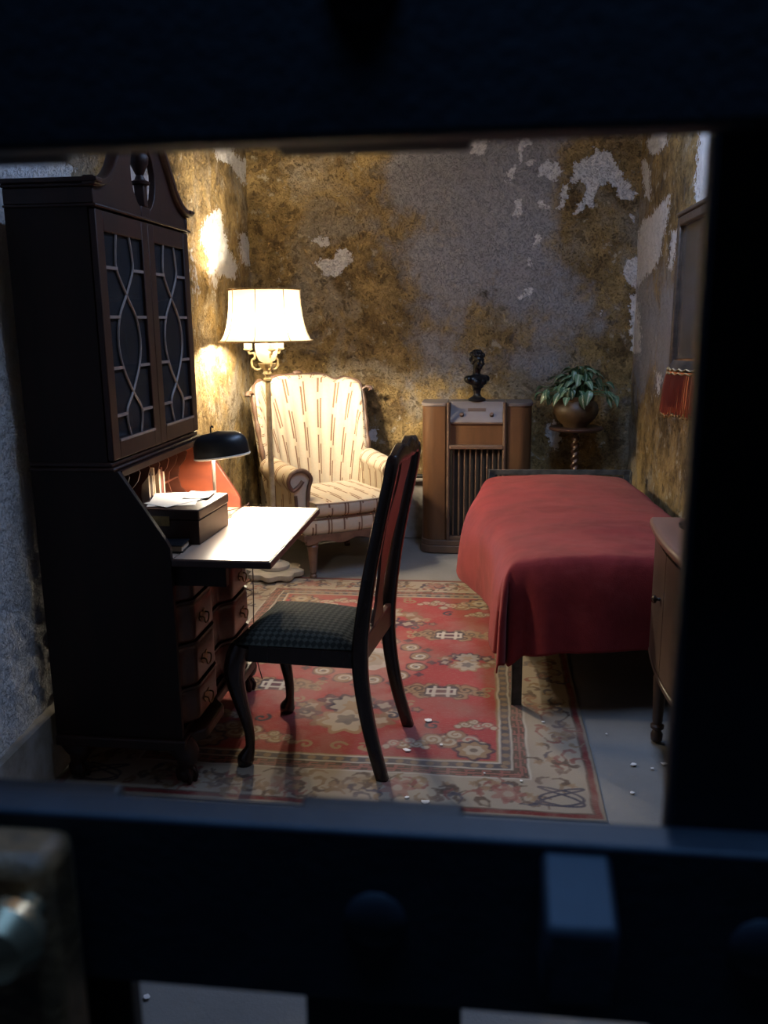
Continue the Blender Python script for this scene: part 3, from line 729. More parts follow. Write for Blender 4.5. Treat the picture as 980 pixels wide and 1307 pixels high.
    def knot(cx, cy, s, col, base=True):
        if base:
            for q in (-1, 1):
                for dx, dy, r in ((0.10, 0.02, 0.045), (0.075, -0.035, 0.035), (0.155, -0.005, 0.028), (0.045, 0.045, 0.03)):
                    disc(cx + q * dx * s, cy + dy * s, r * s * 1.2, BROWN, 0.6, 5, 0.1, dx * 40); disc(cx + q * dx * s, cy + dy * s, r * s, TAN, 0.85, 5, 0.1, dx * 40)
                    spiral(cx + q * dx * s, cy + dy * s, r * s * 0.7, 1.2, dx * 30, q, 0.005 * s, BROWN)
                spiral(cx + q * 0.19 * s, cy + 0.03 * s, 0.026 * s, 1.0, 0.5, q, 0.006 * s, TAN); spiral(cx + q * 0.18 * s, cy - 0.03 * s, 0.022 * s, 1.0, 2.5, -q, 0.005 * s, TAN)
            disc(cx, cy, 0.062 * s, NAVY, 0.8, 4, 0.12, PI, 1.25)
        w = 0.0075 * s if base else 0.0048
        if base:
            for k in (-1, 1):
                stroke([(cx - 0.055 * s, cy + k * 0.022 * s), (cx + 0.055 * s, cy + k * 0.022 * s)], w, col); stroke([(cx + k * 0.030 * s, cy - 0.045 * s), (cx + k * 0.030 * s, cy + 0.045 * s)], w, col)
            stroke([(cx - 0.055 * s, cy - 0.022 * s), (cx - 0.055 * s, cy + 0.022 * s)], w * 0.8, col); stroke([(cx + 0.055 * s, cy - 0.022 * s), (cx + 0.055 * s, cy + 0.022 * s)], w * 0.8, col)
        else:       # endless knot of interlaced loops, drawn as one closed line
            pts = []
            for k in range(121):
                t = 2 * PI * k / 120; pts.append((cx + 0.072 * s * math.sin(3 * t), cy + 0.055 * s * math.sin(2 * t + 0.8)))
            stroke(pts, w, col)
    def flower(cx, cy, s, up=1):
        for k in range(9):
            a = PI * 2 * k / 9; disc(cx + 0.15 * s * math.cos(a), cy + 0.09 * s * math.sin(a) * up, 0.045 * s, NAVY if k % 2 else TAN * 0.7, 0.75, 5, 0.2, k)
            disc(cx + 0.15 * s * math.cos(a), cy + 0.09 * s * math.sin(a) * up, 0.022 * s, CREAM, 0.7, 4, 0.2, k)
        disc(cx, cy + 0.05 * s * up, 0.085 * s, NAVY, 0.85, 9, 0.12); disc(cx, cy + 0.05 * s * up, 0.068 * s, CREAM * 0.85, 0.9, 9, 0.14)
        disc(cx, cy + 0.05 * s * up, 0.03 * s, TAN, 0.8, 6, 0.2); disc(cx, cy - 0.07 * s * up, 0.088 * s, TAN, 0.9, 7, 0.16, 1.0); disc(cx, cy - 0.07 * s * up, 0.07 * s, CREAM, 0.9, 7, 0.18, 1.0)
        disc(cx, cy - 0.06 * s * up, 0.035 * s, NAVY, 0.7, 5, 0.2)
    cx, cy = -0.52, 3.62
    disc(cx, cy, 0.26, ROSE, 0.5, 10, 0.04); disc(cx, cy, 0.13, PALE, 0.85, 10, 0.05); disc(cx, cy, 0.085, CREAM * 0.8, 0.9, 8, 0.1); spiral(cx, cy, 0.06, 1.6, 0, 1, 0.008, TAN)
    for k in range(12):
        a = 2 * PI * k / 12 + 0.2; scrollring(cx + 0.235 * math.cos(a), cy + 0.235 * math.sin(a), 0.042)
    for k in range(12):
        a = 2 * PI * (k + 0.5) / 12 + 0.2; disc(cx + 0.29 * math.cos(a), cy + 0.29 * math.sin(a), 0.02, NAVY, 0.8, 4, 0.2)
    flower(cx, 3.08, 1.15, 1); flower(cx, 4.16, 1.15, -1)
    for q in (-1, 1):
        knot(cx + q * 0.35, 3.30, 1.0, PALE); knot(cx + q * 0.35, 3.95, 1.0, PALE)
        flower(cx + q * 0.45, 3.63, 0.72, 1)
        for s_, yy in ((1, 2.87), (-1, 4.38)):
            cloud(cx + q * 0.40, yy, 1.15, q); rosette(cx + q * 0.49, yy - 0.06 * s_, 0.058); cloud(cx + q * 0.50, yy + 0.13 * s_, 0.7, -q); cloud(cx + q * 0.24, yy - 0.04 * s_, 0.75, q)
            spiral(cx + q * 0.33, yy + 0.12 * s_, 0.035, 1.1, 1, q, 0.006, NAVY); spiral(cx + q * 0.12, yy - 0.07 * s_, 0.035, 1.0, 3, q, 0.006, TAN)
    for q in (-1, 1):
        for yy in (3.12, 4.10):
            for dx, r in ((0.20, 0.030), (0.26, 0.022)): disc(cx + q * dx, yy, r, NAVY, 0.7, 5, 0.2); disc(cx + q * dx, yy, r * 0.55, TAN, 0.8, 5, 0.2)
            spiral(cx + q * 0.23, yy + 0.05, 0.028, 1.0, 1.0, q, 0.006, TAN); spiral(cx + q * 0.17, yy - 0.06, 0.028, 1.0, 2.0, -q, 0.006, NAVY)
    for s_, yy in ((1, 2.80), (-1, 4.48)): spiral(cx, yy, 0.035, 1.0, 0.4, 1, 0.006, TAN); spiral(cx + 0.09, yy, 0.03, 1.0, 2, -1, 0.006, TAN)
    # border sprays
    def spray(cx, cy, ang, s):
        ca, sa = math.cos(ang), math.sin(ang)
        for k in range(R2.randint(9, 13)):
            u, v = R2.uniform(-0.095, 0.095) * s, R2.uniform(-0.062, 0.062) * s; bx, by = cx + u * ca - v * sa, cy + u * sa + v * ca
            th = R2.uniform(0, 6.28); L = R2.uniform(0.03, 0.06) * s; cv = R2.choice((-2.6, -1.6, 1.6, 2.6)); col = R2.choice((BROWN, NAVY * 1.4, TAN * 0.75, BROWN * 1.5, BROWN, ROSE * 0.55))
            pts = [(bx + L * t * math.cos(th + cv * t), by + L * t * math.sin(th + cv * t)) for t in (0, 0.25, 0.5, 0.75, 1.0)]
            for i_, w_ in enumerate((0.0085, 0.008, 0.0055, 0.0035)): stroke(pts[i_:i_ + 2], w_ * s, col, 0.8)
            if k % 4 == 0: disc(bx, by, 0.014 * s, TAN, 0.7, 5, 0.25, th)
    bc = (B0 + B1) / 2
    for k in range(11):
        t = 0.30 + k * (x1 - x0 - 0.6) / 10
        spray(x0 + t, y0 + bc, 0, 1.1); spray(x0 + t, y1 - bc, 0, 1.1)
        if k % 3 == 1: disc(x0 + t, y0 + bc, 0.05, ROSE * 0.7, 0.7, 7, 0.25); disc(x0 + t, y0 + bc, 0.018, CREAM, 0.8); disc(x0 + t, y1 - bc, 0.05, ROSE * 0.7, 0.7, 7, 0.25)
    for k in range(14):
        t = 0.30 + k * (y1 - y0 - 0.6) / 13
        spray(x0 + bc, y0 + t, PI / 2, 1.1); spray(x1 - bc, y0 + t, PI / 2, 1.1)
    for qx in (x0 + bc, x1 - bc):
        for qy in (y0 + bc, y1 - bc): knot(qx, qy, 1.0, NAVY * 1.3, base=False)
    # wear
    wr = sstep(0.52, 0.72, fbm(gx * 5 + 2, gy * 5, 641, 5)); put(wr, np.array((0.33, 0.24, 0.18)), 0.28)
    edge = sstep(0.9, 0.0, gy - 2.6 + 0.0 * gx); put(sstep(0.45, 0.7, fbm(gx * 9, gy * 9, 651, 4)), np.array((0.30, 0.22, 0.17)), 0.18)
    z = 0.004 + (fbm(gx * 4, gy * 4, 661, 4) - 0.5) * 0.003
    gxx = gx + (fbm(gy * 1.5, gx * 0 + 3, 671, 3) - 0.5) * 0.02 * (np.abs(gx - cx) / 0.9); gyy = gy + (fbm(gx * 1.8, gy * 0 + 1, 681, 3) - 0.5) * 0.02 * (np.abs(gy - cy) / 1.2)
    z[0, :] = 0.0; z[-1, :] = 0.0; z[:, 0] = 0.0; z[:, -1] = 0.0
    P = np.stack([gxx.ravel(), gyy.ravel(), z.ravel()], 1); w = nx + 1
    i, j = np.meshgrid(np.arange(nx), np.arange(ny)); a = (j * w + i).ravel(); F = np.stack([a, a + 1, a + 1 + w, a + w], 1)
    me = bpy.data.meshes.new('oriental_rug'); me.from_pydata(P.tolist(), [], F.tolist())
    at = me.color_attributes.new('pile', 'FLOAT_COLOR', 'POINT')
    at.data.foreach_set('color', np.concatenate([C.reshape(-1, 3), np.ones((P.shape[0], 1))], 1).astype(np.float32).ravel())
    me.materials.append(M['rug']); me.shade_smooth()
    o = bpy.data.objects.new('oriental_rug', me); COL.objects.link(o)
    tag(o, 'worn red wool rug with cream floral border and central medallion', 'rug')
    # short tassels along the near and far edges
rug()

# ------------------------------------------------------------------ secretary desk (local: x from the wall into the room, y along the wall, z up)
SX, SY = -1.41, 2.48
def secretary():
    W = 0.79
    d = thing('secretary_desk', 'tall dark mahogany secretary desk with glazed bookcase and lowered writing lid', 'desk', (SX, SY, 0))
    sidep = [(0, 0.165), (0.435, 0.165), (0.435, 0.815), (0.425, 0.835), (0.285, 1.055), (0, 1.055)]
    for y0, y1 in ((0, 0.02), (W - 0.02, W)):
        MB().prism(sidep, lambda p: (p[0], y0, p[1]), lambda p: (p[0], y1, p[1])).build('side_panel', 'mahog_side' if y0 == 0 else 'mahog_lamplit', d, bevel=0.002)
    MB().box(0, 0.012, 0.02, W - 0.02, 0.165, 1.055).build('back_panel', 'mahog_in', d)
    MB().box(0.012, 0.43, 0.02, W - 0.02, 0.165, 0.185).build('bottom_board', 'mahog_side', d)
    MB().box(0.012, 0.435, 0.02, W - 0.02, 0.755, 0.779).build('desk_board', 'desk_top', d)
    MB().box(0.012, 0.29, 0.02, W - 0.02, 1.035, 1.055).build('lower_case_top', 'mahog', d)
    MB().box(0.40, 0.432, 0.02, W - 0.02, 0.738, 0.756).build('lid_rail', 'mahog', d)
    # writing lid with its lopers
    lid = MB().box(0.437, 0.755, -0.005, W - 0.01, 0.757, 0.779).build('writing_lid', 'lidunder', d, bevel=0.003)
    MB().box(0.443, 0.748, 0.002, W - 0.017, 0.7792, 0.7812).build('writing_surface', 'desk_top', lid)
    for y in (0.03, W - 0.06):
        MB().box(0.30, 0.60, y, y + 0.03, 0.685, 0.754).build('lid_support', 'mahog_side', d, bevel=0.002)
    # block-front drawers
    def front(y):
        t = (y - 0.02) / (W - 0.04)
        a = sstep(0.03, 0.10, t) - sstep(0.33, 0.42, t) + sstep(0.58, 0.67, t) - sstep(0.90, 0.97, t)
        return 0.425 + 0.042 * float(a)
    zs = [0.19, 0.318, 0.47, 0.614, 0.735]
    hand = None
    def pull():
        m = MB(); m.lathe([(0.012, 0), (0.012, 0.002), (0.005, 0.004), (0.004, 0.014)], 10)
        return m
    for i in range(4):
        z0, z1 = zs[i] + 0.006, zs[i + 1] - 0.006; m = MB(); n = 56
        def fn(u, v, z0=z0, z1=z1):
            y = 0.024 + u * (W - 0.048); e = min(v, 1 - v)
            ins = 0.010 if e < 0.001 else (0.0 if e > 0.08 else 0.004)
            return (front(y) - ins, y, z0 + (z1 - z0) * v)
        vs_ = [0, 0.05, 0.1, 0.5, 0.9, 0.95, 1.0]
        vs = []; fs = []
        for v in vs_:
            for k in range(n + 1): vs.append(fn(k / n, v))
        for j in range(len(vs_) - 1):
            for k in range(n): fs.append((j * (n + 1) + k, j * (n + 1) + k + 1, (j + 1) * (n + 1) + k + 1, (j + 1) * (n + 1) + k))
        b = len(vs); y0, y1 = 0.024, W - 0.024
        vs += [(0.38, y0, z0), (0.38, y1, z0), (0.38, y0, z1), (0.38, y1, z1)]
        fs += [tuple(range(0, n + 1)) + (b + 1, b), tuple(6 * (n + 1) + k for k in range(n, -1, -1)) + (b + 2, b + 3)]
        dr = m.add(vs, fs).build('drawer', 'mahog_front', d, angle=35)
        zc = (z0 + z1) / 2
        for y in (0.165, W - 0.165):
            h = MB(); x = front(y)
            h.prism([(y - 0.035, zc), (y - 0.02, zc + 0.018), (y, zc + 0.012), (y + 0.02, zc + 0.018), (y + 0.035, zc), (y + 0.018, zc - 0.018), (y, zc - 0.024), (y - 0.018, zc - 0.018)],
                    lambda p: (x - 0.001, p[0], p[1]), lambda p: (x + 0.0025, p[0], p[1]))
            h.tube(bez([(x, y - 0.025, zc + 0.003), (x + 0.014, y - 0.025, zc), (x + 0.016, y - 0.018, zc - 0.018), (x + 0.017, y, zc - 0.024), (x + 0.016, y + 0.018, zc - 0.018), (x + 0.014, y + 0.025, zc), (x, y + 0.025, zc + 0.003)], 4), 0.0028, 6)
            h.build('bail_handle', 'brass', dr)
    for i in range(1, 5):
        m = MB(); m.prism([(0.38, 0.021)] + [(front(y) + 0.003, y) for y in np.linspace(0.021, W - 0.021, 50)] + [(0.38, W - 0.021)], lambda p: (p[0], p[1], zs[i] - 0.0045), lambda p: (p[0], p[1], zs[i] + 0.0045))
        m.build('drawer_rail', 'mahog', d, angle=35)
    # base moulding following the blocked front
    m = MB(); prof = [(0.0, 0.0)] + [(0.0, -0.014)] + [(0.445, -0.014)] + [(front(y) + 0.022, y) for y in np.linspace(0.0, W, 50)] + [(0.445, W + 0.014), (0, W + 0.014), (0, 0)]
    prof = [(0.0, -0.014), (0.45, -0.014)] + [(front(y) + 0.022, y) for y in np.linspace(0.0, W, 50)] + [(0.45, W + 0.014), (0, W + 0.014)]
    m.prism(prof, lambda p: (p[0], p[1], 0.13), lambda p: (p[0], p[1], 0.166)); m.build('base_moulding', 'mahog', d, bevel=0.006, angle=35)
    # claw feet on scrolled brackets
    for x, y in ((0.415, 0.03), (0.415, W - 0.03), (0.04, 0.03), (0.04, W - 0.03)):
        f = MB(); f.tube(bez([(x, y, 0.14), (x + 0.02, y, 0.10), (x + 0.012, y, 0.065), (x + 0.012, y, 0.04)], 5), lerp_list([0.045, 0.042, 0.026, 0.022], 16), 12)
        f.ball((x + 0.015, y, 0.030), 0.030)
        for a in (-0.9, 0.0, 0.9, PI):
            c, s_ = math.cos(a), math.sin(a)
            f.tube(bez([(x + 0.012 + 0.012 * c, y + 0.012 * s_, 0.06), (x + 0.015 + 0.033 * c, y + 0.033 * s_, 0.035), (x + 0.015 + 0.026 * c, y + 0.026 * s_, 0.006)], 4), 0.0075, 6)
        f.build('claw_foot', 'mahog', d)
        sgn = 1 if y < W / 2 else -1
        MB().prism([(y, 0.135), (y + sgn * 0.13, 0.135), (y + sgn * 0.10, 0.118), (y + sgn * 0.06, 0.105), (y + sgn * 0.035, 0.075), (y, 0.07)], lambda p: (x - 0.01, p[0], p[1]), lambda p: (x + 0.012, p[0], p[1])).build('foot_bracket', 'mahog', d, bevel=0.002)
    # pigeonhole gallery
    prof = [(0.012, 0.781), (0.234, 0.781), (0.232, 0.80), (0.225, 0.835), (0.198, 0.86), (0.188, 0.90), (0.195, 0.94), (0.22, 0.97), (0.23, 1.0), (0.215, 1.033), (0.012, 1.033)]
    for y in (0.022, 0.115, 0.205, 0.295, 0.385, 0.475, 0.565, 0.655, W - 0.028):
        MB().prism(prof, lambda p: (p[0], y, p[1]), lambda p: (p[0], y + 0.006, p[1])).build('pigeonhole_divider', 'mahog_in', d)
    MB().box(0.012, 0.19, 0.57, W - 0.03, 0.90, 0.906).build('pigeonhole_shelf', 'mahog_in', d)
    # bookcase
    D, z0, z1 = 0.255, 1.075, 1.83
    m = MB(); m.prism([(0, -0.012), (D + 0.024, -0.012), (D + 0.024, W + 0.012), (0, W + 0.012)], lambda p: (p[0], p[1], 1.055), lambda p: (p[0], p[1], 1.067))
    m.prism([(0, -0.004), (D + 0.014, -0.004), (D + 0.014, W + 0.004), (0, W + 0.004)], lambda p: (p[0], p[1], 1.067), lambda p: (p[0], p[1], 1.083))
    m.build('waist_moulding', 'mahog', d, bevel=0.005)
    for y0, y1 in ((0, 0.018), (W - 0.018, W)): MB().box(0, D - 0.002, y0, y1, z0 + 0.008, z1).build('bookcase_side', 'mahog_side', d)
    MB().box(0, 0.01, 0.018, W - 0.018, z0 + 0.008, z1).build('bookcase_back', 'interior', d)
    MB().box(0.01, D - 0.004, 0.018, W - 0.018, z1 - 0.018, z1).build('bookcase_top', 'interior', d)
    MB().box(0.01, D - 0.004, 0.018, W - 0.018, z0 + 0.008, z0 + 0.024).build('bookcase_bottom', 'interior', d)
    for z in (1.33, 1.58): MB().box(0.01, D - 0.03, 0.018, W - 0.018, z, z + 0.014).build('bookcase_shelf', 'interior', d)
    # glazed doors
    dz0, dz1 = z0 + 0.012, z1 - 0.004; fwid = 0.052
    for y0 in (0.003, W / 2 + 0.001):
        y1 = y0 + W / 2 - 0.004
        fr = MB(); fr.box(D, D + 0.02, y0, y0 + fwid, dz0, dz1); fr.box(D, D + 0.02, y1 - fwid, y1, dz0, dz1); fr.box(D, D + 0.02, y0 + fwid, y1 - fwid, dz0, dz0 + fwid + 0.01); fr.box(D, D + 0.02, y0 + fwid, y1 - fwid, dz1 - fwid - 0.008, dz1)
        dr = fr.build('glazed_door', 'mahog', d, bevel=0.003)
        ya, yb, za, zb = y0 + fwid, y1 - fwid, dz0 + fwid + 0.01, dz1 - fwid - 0.008
        MB().box(D + 0.006, D + 0.009, ya, yb, za, zb).build('pane', 'glass', dr)
        yc, hw, hh = (ya + yb) / 2, (yb - ya) / 2, zb - za
        prof = [(0, 0.34), (0.10, 0.44), (0.17, 0.42), (0.29, 0.0), (0.40, -0.44), (0.53, -0.60), (0.65, -0.44), (0.78, 0.0), (0.88, 0.42), (1.0, 0.30)]
        for q in (-1, 1):
            MB().tube(bez([(D + 0.013, yc + q * w_ * hw, zb - v * hh) for v, w_ in prof], 5), 0.0045, 6).build('tracery_bar', 'tracery', dr)
            for v, w_ in ((0.165, 0.42), (0.40, 0.44), (0.65, 0.44), (0.885, 0.42)):
                MB().box(D + 0.010, D + 0.018, *sorted((yc + q * hw, yc + q * w_ * hw)), zb - v * hh - 0.0045, zb - v * hh + 0.0045).build('tracery_bar', 'tracery', dr)
        # moulded edge at the foot of the glass
        MB().box(D + 0.018, D + 0.024, ya, yb, za - 0.008, za).build('glazing_bead', 'tracery', dr)
    # cornice along the side and front
    for k, (zz0, zz1, e) in enumerate(((1.83, 1.838, 0.010), (1.838, 1.885, 0.003), (1.885, 1.895, 0.012), (1.895, 1.908, 0.024))):
        if k == 0: MB().box(0, D + 0.02 + e, -e, W + e, zz0, zz1).build('cornice', 'mahog', d, bevel=0.003)
        else:
            for ya, yb in ((-e, 0.018), (W - 0.018, W + e)): MB().box(0, D + 0.02 + (e if k > 1 else 0), ya, yb, zz0, zz1).build('cornice', 'mahog', d, bevel=0.003)
    # swan-neck pediment in two halves
    out = [(0.0, 1.838), (0.0, 1.895), (0.03, 1.90), (0.08, 1.915), (0.13, 1.95), (0.18, 2.01), (0.23, 2.07), (0.28, 2.11), (0.32, 2.125), (0.345, 2.11), (0.35, 2.085), (0.335, 2.06), (0.31, 2.03), (0.295, 1.99), (0.295, 1.95), (0.31, 1.91), (0.335, 1.88), (0.355, 1.87), (0.355, 1.838)]
    for q in (0, 1):
        f = (lambda y: y) if q == 0 else (lambda y: W - y)
        pd = MB().prism(out, lambda p: (D - 0.005, f(p[0]), p[1]), lambda p: (D + 0.017, f(p[0]), p[1])).build('pediment_scroll', 'mahog', d, bevel=0.002)
        path = [(D + 0.018, f(p[0]), p[1]) for p in out[2:11]]
        MB().tube(bez([(D + 0.018, f(-0.02), 1.90)] + path, 4), [(0.012, 0.02)] * (len(path) * 4 + 1), 8, ref=(0, 0, 1), shape=SQ).build('pediment_moulding', 'mahog', pd)
        MB().lathe([(0.006, -0.004), (0.022, 0), (0.022, 0.006), (0.012, 0.010), (0.004, 0.012)], 14).build('rosette', 'mahog', pd, loc=(D + 0.018, f(0.33), 2.095)).rotation_euler = (0, PI / 2, 0)
    MB().box(D - 0.012, D + 0.018, W / 2 - 0.04, W / 2 + 0.04, 1.838, 1.875).build('finial_plinth', 'mahog', d, bevel=0.003)
    MB().box(D - 0.012, D + 0.022, W / 2 - 0.016, W / 2 + 0.016, 1.875, 1.945).build('finial_plinth', 'mahog', d, bevel=0.003)
    MB().lathe([(0.030, 0), (0.032, 0.008), (0.018, 0.014), (0.012, 0.028), (0.020, 0.045), (0.030, 0.065), (0.032, 0.085), (0.026, 0.095), (0.030, 0.102), (0.026, 0.11), (0.012, 0.125), (0.016, 0.14), (0.010, 0.165), (0.002, 0.19)], 18).build('finial', 'mahog', d, loc=(D + 0.005, W / 2, 1.945))
    return d
secretary()

DT = 0.7813     # height of the writing surface
# papers and books in the pigeonholes
bk = [(0.401, 'oldpaper', 0.014, 0.19), (0.418, 'bookdark', 0.012, 0.20), (0.434, 'oldpaper', 0.012, 0.185), (0.450, 'oldpaper', 0.010, 0.21), (0.500, 'oldpaper', 0.018, 0.195), (0.522, 'bookred', 0.016, 0.2), (0.541, 'oldpaper', 0.012, 0.18)]
lab = ['thin tan pamphlet, first of the row standing in the desk pigeonholes', 'thin dark-covered book second in the pigeonhole row', 'tan pamphlet third in the pigeonhole row', 'tall slim tan pamphlet fourth in the pigeonhole row',
       'thick tan booklet fifth in the pigeonhole row', 'red-brown book sixth in the pigeonhole row', 'slim tan booklet last in the pigeonhole row towards the lamp']
for (y, m, t, h), L in zip(bk, lab):
    o = MB().rbox((0, 0, h / 2), (0.125, t, h), rx=0).build('book', m, None, bevel=0.0015, loc=(SX + 0.155, SY + y, DT)); tag(o, L, 'book', 'papers and books in the pigeonholes')
o = MB().rbox((0, 0, 0.045), (0.003, 0.09, 0.09), ry=-0.45, rz=0.3).build('folded_paper', 'paper', None, loc=(SX + 0.265, SY + 0.075, DT + 0.02)); tag(o, 'folded white paper propped inside the desk beside its slanted end', 'paper')

def letter_box():
    b = thing('letter_box', 'dark wooden lidded box on the open desk lid', 'box', (SX + 0.345, SY + 0.315, DT), rz=math.radians(-2))
    MB().box(-0.100, 0.13, -0.135, 0.155, 0, 0.082).build('body', 'mahog', b, bevel=0.003)
    MB().box(-0.103, 0.133, -0.138, 0.158, 0.084, 0.118).build('lid', 'mahog', b, bevel=0.004)
    MB().box(-0.03, 0.03, -0.1385, -0.136, 0.062, 0.095).build('lock_plate', 'brass', b)
    return b
letter_box()
LT = DT + 0.1185
def sheet(name, x, y, z, w, l, rz, label, mat='paper', curl=0.0):
    m = MB()
    def fn(u, v): return ((u - 0.5) * w, (v - 0.5) * l, 0.0012 + curl * (2 * u - 1) ** 2)
    m.grid(fn, 6, 6); m.grid(lambda u, v: (fn(u, v)[0], fn(u, v)[1], fn(u, v)[2] - 0.0010), 6, 6)
    o = m.build(name, mat, None, loc=(x, y, z)); o.rotation_euler = (0, 0, rz)
    return tag(o, label, 'paper', 'letters on the wooden box')
sheet('letter', SX + 0.33, SY + 0.34, LT, 0.16, 0.23, 0.25, 'cream letter lying lowest on the dark wooden box')
sheet('envelope', SX + 0.345, SY + 0.30, LT + 0.0016, 0.115, 0.17, -0.5, 'white envelope lying slantwise on top of the letter')
sheet('note', SX + 0.40, SY + 0.40, LT + 0.0032, 0.09, 0.12, 0.1, 'small folded note at the far edge of the wooden box', curl=0.003)
nb = thing('notebook', 'black leather notebook on the desk in front of the wooden box', 'notebook', (SX + 0.395, SY + 0.115, DT), rz=0.08)
MB().box(-0.05, 0.05, -0.045, 0.045, 0, 0.004).build('cover', 'black_metal', nb); MB().box(-0.047, 0.045, -0.042, 0.042, 0.004, 0.020).build('pages', 'oldpaper', nb); MB().box(-0.05, 0.05, -0.045, 0.045, 0.020, 0.025).build('cover', 'black_metal', nb, bevel=0.002)

def desk_lamp():
    lx, ly = SX + 0.395, SY + 0.585
    d = thing('desk_lamp', 'black-shaded desk lamp lit on the secretary desk', 'lamp', (lx, ly, DT))
    MB().lathe([(0.058, 0), (0.060, 0.006), (0.052, 0.014), (0.020, 0.022), (0.012, 0.032)], 24).build('base', 'chrome', d)
    MB().tube([(0, 0, 0.03), (0, 0, 0.14), (0, 0, 0.255)], 0.0065, 10).build('stem', 'chrome', d)
    MB().tube(bez([(0.0, 0.0, 0.275), (-0.004, 0.0, 0.33), (0.002, 0, 0.345), (0.006, 0, 0.338)], 4), 0.003, 6).build('finial_hook', 'black_metal', d)
    MB().lathe([(0.010, 0.235), (0.013, 0.24), (0.013, 0.262), (0.006, 0.27)], 12).build('socket', 'chrome', d)
    # oblong domed shade, leaning a little, open below
    sh = MB(); A, Bv, Hs = 0.105, 0.078, 0.090
    def fn(u, v):
        a = 2 * PI * u; r = (1 - v ** 3.6) if v < 1 else 0.0; e = max(r, 0.0) ** 0.40
        return (A * e * math.cos(a), Bv * e * math.sin(a), Hs * v)
    sh.grid(fn, 36, 10, wrap=True)
    s_ = sh.build('shade', 'black_metal', d, loc=(0.035, 0, 0.238), recalc=False); s_.rotation_euler = (0, math.radians(-7), 0)
    inn = MB(); inn.grid(lambda u, v: tuple(c * 0.965 - (0.0 if i < 2 else 0.0) for i, c in enumerate(fn(u, v))), 36, 10, wrap=True)
    inn.build('shade_lining', 'white_enamel', s_, recalc=False)
    MB().tube([(A * 0.985 * math.cos(2 * PI * k / 40), Bv * 0.985 * math.sin(2 * PI * k / 40), -0.004) for k in range(40)], 0.0045, 6, closed=True).build('shade_lip', 'white_enamel', s_)
    MB().ball((0, 0, 0.026), (0.05, 0.014, 0.014)).build('bulb', 'bulb_desk', s_)
    l = light('desk_lamp_light', 'AREA', (lx + 0.04, ly, DT + 0.248), 12.0, (1.0, 0.86, 0.66), size=0.13, size_y=0.07); l.rotation_euler = (0, math.radians(-7), 0)
    c = MB(); c.tube(bez([(0.0, 0.05, 0.006), (0.05, 0.15, 0.004), (0.064, 0.20, 0.004), (0.068, 0.222, -0.02), (0.067, 0.228, -0.3), (0.060, 0.232, -0.6), (0.075, 0.27, -0.770)], 8), 0.0022, 6)
    c.build('cord', 'cord', d)
    return d
desk_lamp()

